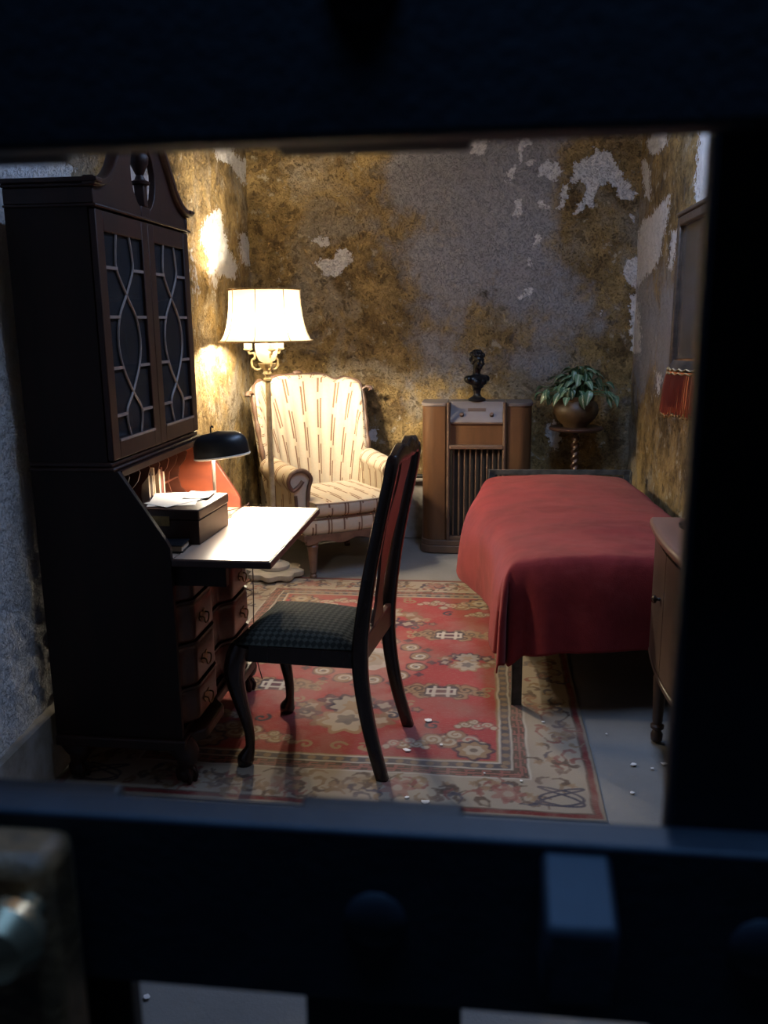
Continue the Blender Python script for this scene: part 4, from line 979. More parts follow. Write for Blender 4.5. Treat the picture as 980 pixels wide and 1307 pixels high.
# ------------------------------------------------------------------ side chair (local: front = -x, width along y)
def side_chair():
    c = thing('side_chair', 'dark wooden side chair with grey diamond-patterned seat pulled up to desk', 'chair', (-0.565, 2.815, 0), rz=math.radians(-7))
    SZ = 0.445
    # rear legs run on as back stiles
    for q in (-1, 1):
        y = q * 0.195
        path = bez([(0.262, y * 1.04, 0), (0.222, y, 0.15), (0.196, y, 0.30), (0.188, y, 0.43), (0.200, y, 0.56), (0.225, y * 0.98, 0.72), (0.258, y * 0.95, 0.88), (0.285, y * 0.92, 1.0), (0.295, y * 0.86, 1.06), (0.298, y * 0.80, 1.083)], 5)
        n = len(path); rad = lerp_list([(0.020, 0.017), (0.022, 0.018), (0.024, 0.018), (0.026, 0.019), (0.024, 0.018), (0.021, 0.017), (0.020, 0.018), (0.019, 0.019), (0.020, 0.022), (0.016, 0.02)], n)
        MB().tube(path, rad, ref=(1, 0, 0), shape=SQ).build('rear_leg', 'chairwood', c)
        # cabriole front leg with pad foot
        p = bez([(-0.225, q * 0.205, SZ - 0.005), (-0.238, q * 0.215, 0.40), (-0.246, q * 0.222, 0.34), (-0.232, q * 0.212, 0.24), (-0.212, q * 0.202, 0.14), (-0.210, q * 0.200, 0.07), (-0.224, q * 0.207, 0.028), (-0.228, q * 0.21, 0.0)], 6)
        MB().tube(p, lerp_list([0.032, 0.037, 0.034, 0.025, 0.018, 0.016, 0.030, 0.024], len(p)), 14, ref=(1, 0, 0)).build('front_leg', 'chairwood', c)
    # seat rails
    for q in (-1, 1):
        MB().prism([(-0.245, 0.212), (0.175, 0.190), (0.175, 0.165), (-0.245, 0.185)], lambda p: (p[0], q * p[1], SZ - 0.062), lambda p: (p[0], q * p[1], SZ)).build('side_rail', 'chairwood', c, bevel=0.004)
    MB().box(-0.255, -0.228, -0.205, 0.205, SZ - 0.062, SZ).build('front_rail', 'chairwood', c, bevel=0.004)
    MB().rbox((0.194, 0, SZ + 0.005), (0.022, 0.36, 0.085)).build('rear_rail', 'splatwood', c, bevel=0.004)
    # drop-in seat
    m = MB(); N = 26
    def top(u, v):
        x = -0.255 + 0.425 * u; w = 0.222 - 0.035 * u; y = (2 * v - 1) * w
        e = min(u, 1 - u, v, 1 - v); h = 0.030 * min(1, e / 0.16) ** 0.55 + 0.022 * math.sin(PI * u) * math.sin(PI * v)
        return (x, y, SZ + 0.003 + h)
    m.grid(top, N, N, lambda u, v: (0.43 * u, 0.42 * v))
    m.grid(lambda u, v: (top(u, v)[0], top(u, v)[1], SZ + 0.001), N, N)
    m.build('seat_pad', 'seatfab', c, angle=60)
    # crest rail, vase splat
    cr = bez([(0.298, -0.165, 1.072), (0.304, -0.10, 1.094), (0.307, -0.05, 1.088), (0.309, 0, 1.10), (0.307, 0.05, 1.088), (0.304, 0.10, 1.094), (0.298, 0.165, 1.072)], 6)
    MB().tube(cr, lerp_list([(0.022, 0.014), (0.028, 0.016), (0.026, 0.016), (0.034, 0.017), (0.026, 0.016), (0.028, 0.016), (0.022, 0.014)], len(cr)), ref=(0, 0, 1), shape=SQ).build('crest_rail', 'chairwood', c)
    def sx(z): return float(np.interp(z, [0.48, 0.60, 0.75, 0.90, 1.0, 1.11], [0.196, 0.206, 0.228, 0.262, 0.288, 0.312]))
    zz = np.linspace(0.475, 1.085, 26)
    ww = np.interp(zz, [0.475, 0.50, 0.56, 0.64, 0.74, 0.86, 0.96, 1.04, 1.105], [0.075, 0.070, 0.040, 0.036, 0.060, 0.085, 0.062, 0.070, 0.095])
    m = MB()
    for s_ in (-1, 1):
        m.grid(lambda u, v, s_=s_: (sx(zz[int(round(v * 25))]) + s_ * 0.005, (2 * u - 1) * ww[int(round(v * 25))], zz[int(round(v * 25))]), 4, 25)
    for s_ in (-1, 1):
        m.grid(lambda u, v, s_=s_: (sx(zz[int(round(v * 25))]) + (2 * u - 1) * 0.005, s_ * ww[int(round(v * 25))], zz[int(round(v * 25))]), 1, 25)
    m.build('splat', 'splatwood', c)
    return c
side_chair()

# ------------------------------------------------------------------ floor lamp
def floor_lamp():
    X, Y = -1.255, 4.84
    d = thing('floor_lamp', 'ivory floor lamp with lit cream bell shade beside the armchair', 'lamp', (X, Y, 0))
    m = MB(); m.lathe([(0.165, 0.018), (0.170, 0.024), (0.170, 0.048), (0.155, 0.056), (0.05, 0.058)], 64, fn=lambda a, z: 0.88 + 0.12 * math.cos(4 * a) ** 2 + 0.04 * math.cos(8 * a))
    m.build('base_plate', 'marble', d)
    for k in range(4):
        a = k * PI / 2 + PI / 4; MB().ball((0.13 * math.cos(a), 0.13 * math.sin(a), 0.012), (0.028, 0.028, 0.012)).build('foot', 'marble', d)
    MB().lathe([(0.085, 0.058), (0.09, 0.066), (0.088, 0.082), (0.070, 0.092), (0.032, 0.098), (0.022, 0.115)], 28).build('base_disc', 'marble', d)
    MB().tube([(0, 0, 0.11), (0, 0, 0.6), (0, 0, 1.17)], [0.019, 0.0175, 0.0155], 12).build('pole', 'lampcream', d)
    MB().lathe([(0.017, 1.165), (0.024, 1.172), (0.024, 1.182), (0.015, 1.19), (0.014, 1.20), (0.026, 1.21), (0.020, 1.225), (0.03, 1.24), (0.045, 1.255), (0.052, 1.27), (0.03, 1.272)], 20).build('crown', 'lampcream', d)
    MB().lathe([(0.02, 1.272), (0.045, 1.285), (0.060, 1.32), (0.064, 1.36), (0.066, 1.42), (0.062, 1.42), (0.060, 1.36), (0.052, 1.32), (0.015, 1.285)], 26, cap=False).build('glass_bowl', 'opal', d)
    for k in range(3):
        a = k * 2 * PI / 3 + PI; ca, sa = math.cos(a), math.sin(a)
        if k == 0: a = PI; ca, sa = -1, 0
        ar = [(0.02, 1.25), (0.055, 1.232), (0.085, 1.25), (0.088, 1.285), (0.070, 1.30), (0.075, 1.325), (0.10, 1.325), (0.108, 1.345)]
        m = MB().tube(bez([(r * ca, r * sa, z) for r, z in ar], 5), 0.0065, 8).build('candle_arm', 'lampcream', d)
        c = (0.108 * ca, 0.108 * sa, 0)
        MB().lathe([(0.010, 1.338), (0.026, 1.346), (0.027, 1.352), (0.014, 1.355)], 16, c).build('drip_pan', 'lampcream', m)
        MB().lathe([(0.021, 1.345), (0.024, 1.36), (0.022, 1.43), (0.012, 1.432)], 14, c).build('candle_sleeve', 'opal', m)
        MB().ball((c[0], c[1], 1.475), (0.020, 0.020, 0.040)).build('bulb', 'bulb', m)
    # bell shade in panels with seam ribs and a rolled rim
    prof = [(0.266, 1.393), (0.250, 1.405), (0.233, 1.435), (0.219, 1.48), (0.209, 1.53), (0.203, 1.58), (0.200, 1.63), (0.199, 1.676)]
    sh = MB(); sh.lathe(prof, 48, cap=False); s_ = sh.build('shade', 'lampshade', d, recalc=False, angle=60)
    for k in range(8):
        a = k * PI / 4 - PI / 2; MB().tube([((r + 0.001) * math.cos(a), (r + 0.001) * math.sin(a), z) for r, z in prof], 0.0022, 5).build('seam', 'gold', s_)
    for r, z in ((0.266, 1.393), (0.199, 1.676)):
        MB().tube([(r * math.cos(2 * PI * k / 48), r * math.sin(2 * PI * k / 48), z) for k in range(48)], 0.005, 6, closed=True).build('rim', 'gold', s_)
    for a in (0, 2 * PI / 3, 4 * PI / 3): MB().tube([(0.01 * math.cos(a), 0.01 * math.sin(a), 1.655), (0.199 * math.cos(a), 0.199 * math.sin(a), 1.672)], 0.002, 5).build('spider', 'lampcream', s_)
    MB().tube([(0, 0, 1.28), (0, 0, 1.66)], 0.004, 6).build('spider_rod', 'lampcream', s_)
    c = MB(); c.tube(bez([(-0.10, -0.10, 0.03), (-0.14, -0.22, 0.004), (-0.05, -0.34, 0.016), (-0.06, -0.5, 0.016), (-0.10, -0.8, 0.016), (-0.12, -1.2, 0.018)], 8), 0.003, 6); c.build('cord', 'cord', d)
    return d
floor_lamp()

# ------------------------------------------------------------------ wing armchair (local: front = -y)
def armchair():
    th = math.radians(36)
    c = thing('wing_armchair', 'cream armchair with brown broken stripes and carved wooden trim', 'armchair', (-0.975, 5.24, 0), rz=th)
    # legs
    def leg(x, y, lean=0):
        m = MB(); m.lathe([(0.020, 0), (0.022, 0.02), (0.016, 0.028), (0.022, 0.04), (0.020, 0.045), (0.031, 0.17), (0.036, 0.20), (0.030, 0.21), (0.040, 0.225), (0.040, 0.27)], 20, (x, y, 0), fn=lambda a, z: 1 - (0.06 * (0.5 + 0.5 * math.cos(10 * a)) if 0.05 < z < 0.19 else 0))
        m.build('leg', 'carved', c)
    leg(-0.275, -0.30); leg(0.275, -0.30); leg(-0.25, 0.29); leg(0.25, 0.29)
    # apron with carved swags
    def apron(u): x = (2 * u - 1) * 0.325; return x, -0.335 - 0.025 * math.cos((2 * u - 1) * PI / 2)
    m = MB(); pts = [apron(k / 30) for k in range(31)]
    low = [0.225 - 0.012 * math.cos(k / 30 * 6 * PI) for k in range(31)]
    for off in (0, 0.03):
        m.add([(x, y + off, z) for (x, y), z in zip(pts, low)] + [(x, y + off, 0.275) for x, y in pts], [(k, k + 1, 32 + k, 31 + k) for k in range(30)])
    m.build('carved_apron', 'carved', c)
    for q in (-1, 1): MB().box(q * 0.325 - 0.015, q * 0.325 + 0.015, -0.33, 0.30, 0.235, 0.275).build('side_apron', 'carved', c, bevel=0.003)
    # upholstered seat base with a bowed front, and the loose cushion on it
    def slab(name, x1, yf, yb, z0, z1, bow, r):
        N, Mv = 36, 10; m = MB()
        out = [(-x1, yb)] + [(-x1, yf + 0.04)] + [((2 * k / 12 - 1) * x1, yf - bow * math.cos((2 * k / 12 - 1) * PI / 2)) for k in range(13)] + [(x1, yf + 0.04), (x1, yb)]
        # resample and round
        cxx, cyy = 0, (yf + yb) / 2; H = z1 - z0
        rings = [(0.0, 0.94, 0), (0.12, 0.985, 0), (0.35, 1.0, 0), (0.65, 1.0, 0), (0.88, 0.985, 0), (1.0, 0.93, 0), (1.06, 0.75, 0), (1.10, 0.45, 0), (1.12, 0.02, 0)]
        vs = []; uv = []; n = len(out)
        for t, s_, _ in rings:
            for x, y in out:
                X, Y = cxx + (x - cxx) * s_, cyy + (y - cyy) * s_; vs.append((X, Y, z0 + H * t)); uv.append((X + 0.5, (Y - (z0 + H * t)) if t < 0.9 else Y))
        fs = [(i * n + k, i * n + (k + 1) % n, (i + 1) * n + (k + 1) % n, (i + 1) * n + k) for i in range(len(rings) - 1) for k in range(n)]
        fs.append(tuple(reversed(range(n)))); m.add(vs, fs, uv)
        o = m.build(name, 'stripes', c, angle=80)
        path = [(cxx + (x - cxx) * 0.985, cyy + (y - cyy) * 0.985, z0 + H * 0.93) for x, y in out]
        MB().tube(path, 0.006, 6, closed=True).build('piping', 'carved' if name == 'seat_base' else 'stripes', o)
        return o
    slab('seat_base', 0.335, -0.33, 0.30, 0.265, 0.372, 0.03, 0.02)
    slab('seat_cushion', 0.268, -0.345, 0.24, 0.378, 0.465, 0.035, 0.03)
    # backrest: a shell that wraps round into wings
    def bx(u, v):   # u in -1..1, v in 0..1
        a = u * 1.30; Wd = 0.325 + 0.045 * v; Dp = 0.30 - 0.03 * v
        x = Wd * math.sin(a) / math.sin(1.30) * (1.0 if abs(u) < 1 else 1)
        y = 0.33 + 0.13 * v - Dp * (1 - math.cos(a)) * 0.92
        top = 1.135 - 0.035 * abs(u) ** 2 - 0.035 * max(0, (abs(u) - 0.55) / 0.45) ** 1.5
        top -= 0.030 * math.exp(-((abs(u) - 0.52) / 0.10) ** 2)
        if abs(u) > 0.9: top -= 0.03 * ((abs(u) - 0.9) / 0.1) ** 2
        return x, y, 0.36 + (top - 0.36) * v
    NU, NV = 56, 24; T = 0.052
    def nrm(u, v):
        e = 1e-3; p = Vector(bx(u, v)); pu = Vector(bx(u + e, v)) - p; pv = Vector(bx(u, v + e)) - p
        n_ = pu.cross(pv); n_.normalize(); return n_
    m = MB()
    def inner(u, v):
        U = 2 * u - 1; p = Vector(bx(U, v)); puff = 0.012 * abs(math.sin(u * 11 * PI)) * math.sin(PI * min(1, v * 1.02))
        return p + nrm(U, v) * (0.012 + puff)
    def outer(u, v):
        U = 2 * u - 1; p = Vector(bx(U, v)); return p - nrm(U, v) * T
    uvf = lambda u, v: ((2 * u - 1) * (0.62 - 0.25 * v) + 1.0, 0.8 * v)
    m.grid(inner, NU, NV, uvf); m.grid(outer, NU, NV, uvf)
    # close the rim with a rounded roll
    def rim(fu):
        def f(s_, t):
            a, b = Vector(inner(*fu(s_))), Vector(outer(*fu(s_))); mid = (a + b) / 2; h = (a - b) / 2
            return mid + h * math.cos(PI * t) + outd(fu(s_)) * math.sin(PI * t) * h.length * 0.8
        return f
    def outd(uv_):
        u, v = uv_
        if v > 0.999: return Vector((0, 0, 1))
        e = 2 * u - 1; return (Vector(bx(1 if e > 0 else -1, v)) - Vector(bx(0.97 if e > 0 else -0.97, v))).normalized()
    m.grid(rim(lambda s_: (s_, 1.0)), NU, 5, uvf); m.grid(rim(lambda s_: (0.0, s_)), NV, 5, uvf); m.grid(rim(lambda s_: (1.0, s_)), NV, 5, uvf)
    m.build('backrest', 'stripes', c, angle=70)
    # carved trim along the crest and the wing edges
    tp = [Vector(outer(k / 40, 1.0)) * 0.5 + Vector(inner(k / 40, 1.0)) * 0.5 + Vector((0, 0, 0.026)) for k in range(41)]
    MB().tube(tp, [0.011 + 0.003 * math.cos(k) for k in range(41)], 8).build('crest_trim', 'carved', c)
    MB().ball(tp[20] + Vector((0.0, 0, 0.012)), (0.035, 0.018, 0.018)).build('crest_carving', 'carved', c)
    for e in (0.0, 1.0):
        q = -1 if e == 0 else 1
        wp = [Vector(outer(e, v)) * 0.55 + Vector(inner(e, v)) * 0.45 + outd((e, v)) * 0.026 for v in np.linspace(0.30, 1.0, 18)]
        tip = wp[-1]; wp += [tip + Vector((q * 0.02, -0.02, 0.018)), tip + Vector((q * 0.045, -0.03, 0.014)), tip + Vector((q * 0.05, -0.035, -0.004))]
        MB().tube(wp, [0.016 + 0.004 * math.sin(k * 1.3) for k in range(len(wp))], 8).build('wing_trim', 'carved', c)
    # rolled arms
    for q in (-1, 1):
        m = MB(); N = 14; path = [(q * 0.315, -0.235), (q * 0.325, -0.12), (q * 0.335, 0.0), (q * 0.34, 0.14)]
        sec = []
        for k in range(N + 1):
            a = -PI * 0.30 + (PI * 1.6) * k / N; sec.append((math.cos(a) * 0.062, 0.055 * math.sin(a)))
        prof = [(-0.045, -0.26)] + [(-0.055, -0.02)] + [(0.005 + 0.075 * math.cos(PI - k * PI * 1.25 / N), 0.066 * math.sin(PI - k * PI * 1.25 / N)) for k in range(N + 1)] + [(0.038, -0.08), (0.038, -0.26)]
        rows = []; uv = []
        for j, (x, y) in enumerate(path):
            zt = [0.585, 0.592, 0.602, 0.615][j]
            rows.append([(x + q * px_, y, zt + pz if pz > -0.2 else 0.34) for px_, pz in prof])
        n = len(prof); vs = [p for r in rows for p in r]
        L = [0]
        for k in range(1, n): L.append(L[-1] + math.hypot(prof[k][0] - prof[k - 1][0], prof[k][1] - prof[k - 1][1]))
        uv = [(path[j][1] + 0.5, L[k]) for j in range(4) for k in range(n)]
        fs = [(j * n + k, j * n + (k + 1) % n, (j + 1) * n + (k + 1) % n, (j + 1) * n + k) for j in range(3) for k in range(n)]
        fs += [tuple(range(n)), tuple(reversed(range(3 * n, 4 * n)))]
        m.add(vs, fs, uv); arm = m.build('arm', 'stripes', c, angle=50)
        # scrolled wooden front facing
        fx = q * 0.315; zc = 0.585
        pts = [(fx - q * 0.042, -0.243, 0.345)] + [(fx - q * 0.048, -0.243, 0.52)] + [(fx + q * (0.005 + 0.072 * math.cos(PI - t)), -0.243, zc + 0.064 * math.sin(PI - t)) for t in np.linspace(0, PI * 1.3, 12)] + [(fx + q * 0.012, -0.247, zc - 0.028), (fx - q * 0.012, -0.249, zc)]
        MB().tube(bez(pts, 3), 0.013, 8).build('arm_scroll', 'carved', arm)
        MB().tube(bez([(fx + q * 0.034, -0.243, 0.50), (fx + q * 0.03, -0.243, 0.42), (fx + q * 0.034, -0.25, 0.345)], 4), 0.011, 8).build('arm_post', 'carved', arm)
    return c
armchair()

# ------------------------------------------------------------------ console radio (local origin at the middle of its front foot line)
def radio():
    W, D = 0.70, 0.29
    c = thing('console_radio', 'walnut console radio with rounded corner columns and slatted speaker grille', 'radio', (-0.073, 5.48, 0))
    H = 0.985
    MB().box(-W / 2 + 0.03, W / 2 - 0.03, 0.05, D, 0.085, 0.855).build('cabinet', 'radio', c, bevel=0.004)
    for q in (-1, 1):
        n = 10; prof = [(0.19, D)] + [(0.19, 0.02)] + [(0.19 + 0.03, 0.0)]
        R_ = 0.085; xo = W / 2
        prof = [(0.185, D - 0.001), (0.185, 0.028), (0.20, 0.012)] + [(xo - R_ + R_ * math.sin(a), R_ + 0.004 - R_ * math.cos(a)) for a in np.linspace(0, PI / 2, n)] + [(xo, D - 0.001)]
        MB().prism([(q * x, y) for x, y in prof], lambda p: (p[0], p[1], 0.085), lambda p: (p[0], p[1], H - 0.022)).build('corner_column', 'radio', c, angle=30)
        MB().prism([(q * (x + (0.006 if x > 0.2 else 0)), y - (0.006 if y < 0.2 else 0)) for x, y in prof], lambda p: (p[0], p[1], H - 0.022), lambda p: (p[0], p[1], H)).build('column_cap', 'radio_top', c, bevel=0.004, angle=30)
        # upright beads that frame the centre
        MB().tube([(q * 0.178, 0.006, 0.085), (q * 0.178, 0.006, H + 0.004)], 0.012, 10).build('upright_bead', 'radio_dark', c)
    MB().box(-0.18, 0.18, 0.115, D, 0.855, H).build('top_board', 'radio_top', c, bevel=0.004)
    # sloping control panel
    m = MB(); m.prism([(0.02, 0.865), (0.115, H - 0.004), (0.115, 0.85), (0.02, 0.85)], lambda p: (-0.167, p[0], p[1]), lambda p: (0.167, p[0], p[1])); cp = m.build('control_panel', 'radio_top', c)
    sl = math.atan2(H - 0.004 - 0.865, 0.095)
    MB().rbox((0, 0.076, 0.935), (0.115, 0.022, 0.006), rx=sl).build('dial_window', 'radio_dark', cp)
    for x in (-0.095, 0.095):
        k = MB().lathe([(0.014, 0), (0.014, 0.012), (0.011, 0.016), (0.002, 0.017)], 14).build('knob', 'radio_dark', cp, loc=(x, 0.050, 0.903)); k.rotation_euler = (sl, 0, 0)
    MB().box(-0.168, 0.168, 0.016, 0.05, 0.848, 0.862).build('panel_ledge', 'radio_dark', c, bevel=0.003)
    MB().box(-0.168, 0.168, 0.028, 0.05, 0.715, 0.848).build('upper_panel', 'radio', c, bevel=0.002)
    MB().box(-0.172, 0.172, -0.008, 0.05, 0.69, 0.716).build('grille_ledge', 'radio_dark', c, bevel=0.005)
    MB().box(-0.168, 0.168, 0.040, 0.05, 0.085, 0.69).build('speaker_cloth', 'grillecloth', c)
    for k in range(9):
        x = -0.145 + k * 0.290 / 8
        MB().tube([(x, 0.024, 0.11), (x, 0.024, 0.69)], 0.0065, 8).build('grille_slat', 'radio_dark', c)
    MB().box(-0.172, 0.172, 0.004, 0.05, 0.085, 0.112).build('grille_sill', 'radio_dark', c, bevel=0.004)
    # stepped plinth with rounded corners
    def plinth(z0, z1, e):
        R_ = 0.09; out = []
        for q in (1, -1):
            arc = [(W / 2 + e - R_ + R_ * math.sin(a), -e + R_ - R_ * math.cos(a)) for a in np.linspace(0, PI / 2, 8)]
            out += ([(x, y) for x, y in arc] + [(W / 2 + e, D)]) if q == 1 else ([(-W / 2 - e, D)] + [(-x, y) for x, y in reversed(arc)])
        MB().prism(out, lambda p: (p[0], p[1], z0), lambda p: (p[0], p[1], z1)).build('plinth', 'radio_dark', c, bevel=0.004, angle=30)
    plinth(0, 0.05, 0.012); plinth(0.05, 0.086, 0.006)
    return c
radio()

def bust():
    b = thing('bust_statue', 'small dark bronze bust of a classical head on the console radio', 'statue', (-0.075, 5.635, 0.986), rz=math.radians(35))
    MB().lathe([(0.056, 0), (0.058, 0.010), (0.050, 0.018), (0.030, 0.028), (0.022, 0.045), (0.024, 0.062), (0.030, 0.074), (0.020, 0.085)], 24).build('socle', 'bronze', b)
    m = MB()   # face looks along -y
    m.ball((0, 0.0, 0.135), (0.082, 0.045, 0.040)); m.ball((0, -0.008, 0.108), (0.045, 0.035, 0.038)); m.ball((-0.065, 0.004, 0.140), (0.030, 0.032, 0.026)); m.ball((0.065, 0.004, 0.140), (0.030, 0.032, 0.026))
    m.ball((-0.026, -0.034, 0.122), (0.024, 0.018, 0.022)); m.ball((0.026, -0.034, 0.122), (0.024, 0.018, 0.022))
    m.tube([(0, 0.010, 0.15), (0, 0.006, 0.185), (0, -0.002, 0.225)], [0.034, 0.025, 0.027], 14)
    m.ball((0, 0.004, 0.268), (0.042, 0.050, 0.048)); m.ball((0, -0.016, 0.240), (0.031, 0.034, 0.042)); m.ball((0, -0.030, 0.213), (0.015, 0.016, 0.013))
    m.ball((0, -0.052, 0.246), (0.0065, 0.010, 0.013)); m.ball((0, -0.047, 0.226), (0.013, 0.006, 0.004)); m.ball((0, -0.044, 0.219), (0.011, 0.007, 0.004))
    m.ball((0, -0.042, 0.265), (0.028, 0.008, 0.006))
    for q in (-1, 1): m.ball((q * 0.0145, -0.043, 0.255), (0.008, 0.006, 0.005)); m.ball((q * 0.040, 0.0, 0.246), (0.006, 0.011, 0.016)); m.ball((q * 0.020, -0.036, 0.238), (0.012, 0.010, 0.012))
    o = m.build('bust_figure', 'bronze', b, angle=180)
    r = o.modifiers.new('remesh', 'REMESH'); r.mode = 'VOXEL'; r.voxel_size = 0.0032; r.use_smooth_shade = True
    s_ = o.modifiers.new('smooth', 'SMOOTH'); s_.factor = 0.5; s_.iterations = 5
    hr = MB(); R3 = random.Random(3)
    for k in range(60):
        a = R3.uniform(0, 2 * PI); t = R3.uniform(0.0, 1.25)
        x, y, z = 0.044 * math.sin(t) * math.cos(a), 0.006 + 0.052 * math.sin(t) * math.sin(a), 0.272 + 0.046 * math.cos(t)
        if y < -0.030 and z < 0.285: continue
        hr.ball((x, y, z), R3.uniform(0.009, 0.013), 8, 5)
    hr.ball((0, 0.058, 0.262), (0.022, 0.020, 0.020), 10, 6)
    hr.build('hair', 'bronze', b)
    return b
bust()

# ------------------------------------------------------------------ plant stand and plant
PX, PY, PZ = 0.56, 5.60, 0.825
def plant_stand():
    c = thing('plant_stand', 'dark wooden plant stand with round top and barley-twist stem', 'plant stand', (PX, PY, 0))
    MB().lathe([(0.155, PZ - 0.024), (0.17, PZ - 0.016), (0.172, PZ - 0.008), (0.165, PZ - 0.001), (0.02, PZ - 0.001)], 36).build('top', 'standwood', c)
    m = MB(); N, K = 160, 12; vs = []; fs = []
    for i in range(N + 1):
        z = 0.20 + 0.60 * i / N; tw = i / N * 26 * PI
        for k in range(K):
            a = 2 * PI * k / K; r = 0.021 * (1 + 0.30 * math.cos(2 * (a - tw / 2))); vs.append((r * math.cos(a), r * math.sin(a), z))
    fs = [(i * K + k, i * K + (k + 1) % K, (i + 1) * K + (k + 1) % K, (i + 1) * K + k) for i in range(N) for k in range(K)]
    m.add(vs, fs + [tuple(reversed(range(K))), tuple(N * K + k for k in range(K))]).build('twist_stem', 'standwood', c, angle=70)
    MB().lathe([(0.02, 0.13), (0.04, 0.145), (0.045, 0.17), (0.03, 0.20), (0.024, 0.205)], 18).build('collar', 'standwood', c)
    for k in range(3):
        a = k * 2 * PI / 3 + 0.5; ca, sa = math.cos(a), math.sin(a)
        MB().tube(bez([(0.02 * ca, 0.02 * sa, 0.165), (0.08 * ca, 0.08 * sa, 0.14), (0.13 * ca, 0.13 * sa, 0.05), (0.175 * ca, 0.175 * sa, 0.012)], 5), lerp_list([0.020, 0.018, 0.015, 0.012], 16), 8).build('foot', 'standwood', c)
    return c
plant_stand()
def plant():
    c = thing('potted_plant', 'variegated leafy houseplant in a round brown pot on stand', 'plant', (PX - 0.005, PY, PZ))
    MB().lathe([(0.075, 0), (0.08, 0.012), (0.105, 0.035), (0.135, 0.075), (0.143, 0.11), (0.130, 0.148), (0.108, 0.168), (0.112, 0.182), (0.118, 0.195), (0.110, 0.196), (0.10, 0.18)], 32, cap=False, fn=lambda a, z: 1 + 0.006 * math.cos(16 * a)).build('pot', 'pot', c)
    MB().lathe([(0.075, 0.0005), (0.02, 0.0005)], 24).build('pot_base', 'pot', c)
    MB().lathe([(0.104, 0.172), (0.06, 0.182), (0.01, 0.185)], 20).build('soil', 'soil', c)
    R4 = random.Random(12); lm = []
    for q in range(4):
        m = MB(); L, Wd = 0.072, 0.026
        def fn(u, v, q=q):
            w = Wd * (math.sin(PI * min(1, v * 0.93 + 0.05)) ** 0.75) * (1.12 - 0.5 * v); x = (2 * u - 1) * w
            return (x, L * v, -0.045 * v * v * (0.6 + 0.3 * q) + 0.35 * abs(x) * (1 - 0.2 * q))
        m.grid(fn, 4, 7); lm.append(m.mesh('leaf', 'leaf', recalc=False, angle=90))
    for k in range(125):
        a = R4.uniform(0, 2 * PI); r = abs(R4.gauss(0, 0.115)) + 0.02; r = min(r, 0.25); el = R4.uniform(0.0, 1.0)
        z = 0.215 + 0.155 * (1 - (r / 0.27) ** 1.6) * el + 0.02
        if r > 0.15: z -= R4.uniform(0, 0.06)
        if r < 0.14 and z < 0.24: z += 0.05
        p = Vector((r * math.cos(a), r * math.sin(a) * 0.75, z)); o = bpy.data.objects.new('leaf', lm[k % 4]); COL.objects.link(o); o.parent = c
        o.location = p; s_ = R4.uniform(0.65, 1.1); o.scale = (s_, s_, s_)
        o.rotation_euler = (R4.uniform(-0.9, 0.5) - (0.4 if r > 0.15 else 0), R4.uniform(-0.5, 0.5), a - PI / 2 + R4.uniform(-0.7, 0.7))
        MB().tube(bez([(0.25 * p.x, 0.25 * p.y, 0.178), (0.55 * p.x, 0.55 * p.y, 0.20 + 0.5 * (z - 0.178)), p], 3), 0.0022, 4).build('stem', 'stem', c)
    return c
plant()

# ------------------------------------------------------------------ cot and blanket (local: x across, y along; origin at the near left leg)
BROT = math.radians(2.6)
BO = (0.115, 3.20)
def cot():
    W, L = 0.80, 1.93
    c = thing('iron_cot', 'narrow chipped grey iron cot under the red blanket', 'bed', (BO[0], BO[1], 0), rz=BROT)
    def angle_leg(x, y, z1, qx, qy):
        m = MB(); m.box(min(x, x + qx * 0.040), max(x, x + qx * 0.040), min(y, y + qy * 0.006), max(y, y + qy * 0.006), 0.0, z1); m.box(min(x, x + qx * 0.006), max(x, x + qx * 0.006), min(y, y + qy * 0.04), max(y, y + qy * 0.04), 0, z1)
        m.build('leg', 'iron_bed', c)
    angle_leg(-0.005, 0, 0.42, 1, 1); angle_leg(W + 0.005, 0, 0.42, -1, 1); angle_leg(-0.02, L, 0.615, 1, -1); angle_leg(W + 0.02, L, 0.615, -1, -1)
    MB().box(-0.02, W + 0.02, L - 0.006, L, 0.590, 0.622).build('head_rail', 'iron_bed', c, bevel=0.002)
    for z in (0.38, 0.48): MB().box(-0.014, W + 0.014, L - 0.016, L - 0.008, z, z + 0.03).build('head_rail', 'iron_bed', c)
    for x in (0.0, W - 0.03): MB().box(x, x + 0.03, 0.007, L - 0.02, 0.34, 0.375).build('side_rail', 'iron_bed', c)
    MB().box(0.0, W, 0.010, 0.020, 0.34, 0.375).build('end_rail', 'iron_bed', c)
    MB().box(0.0, W, 0.012, 0.022, 0.245, 0.275).build('end_rail', 'iron_bed', c)
    MB().box(0.01, W - 0.01, 0.03, L - 0.03, 0.376, 0.39).build('spring_deck', 'iron_bed', c)
    return c
cot()
def mattress():
    o = MB().box(0.01, 0.79, 0.03, 1.87, 0.392, 0.545).build('mattress', 'ticking', None, bevel=0.05, seg=4, loc=(BO[0], BO[1], 0)); o.rotation_euler = (0, 0, BROT)
    tag(o, 'thin mattress on the iron cot hidden under the red blanket', 'mattress')
mattress()
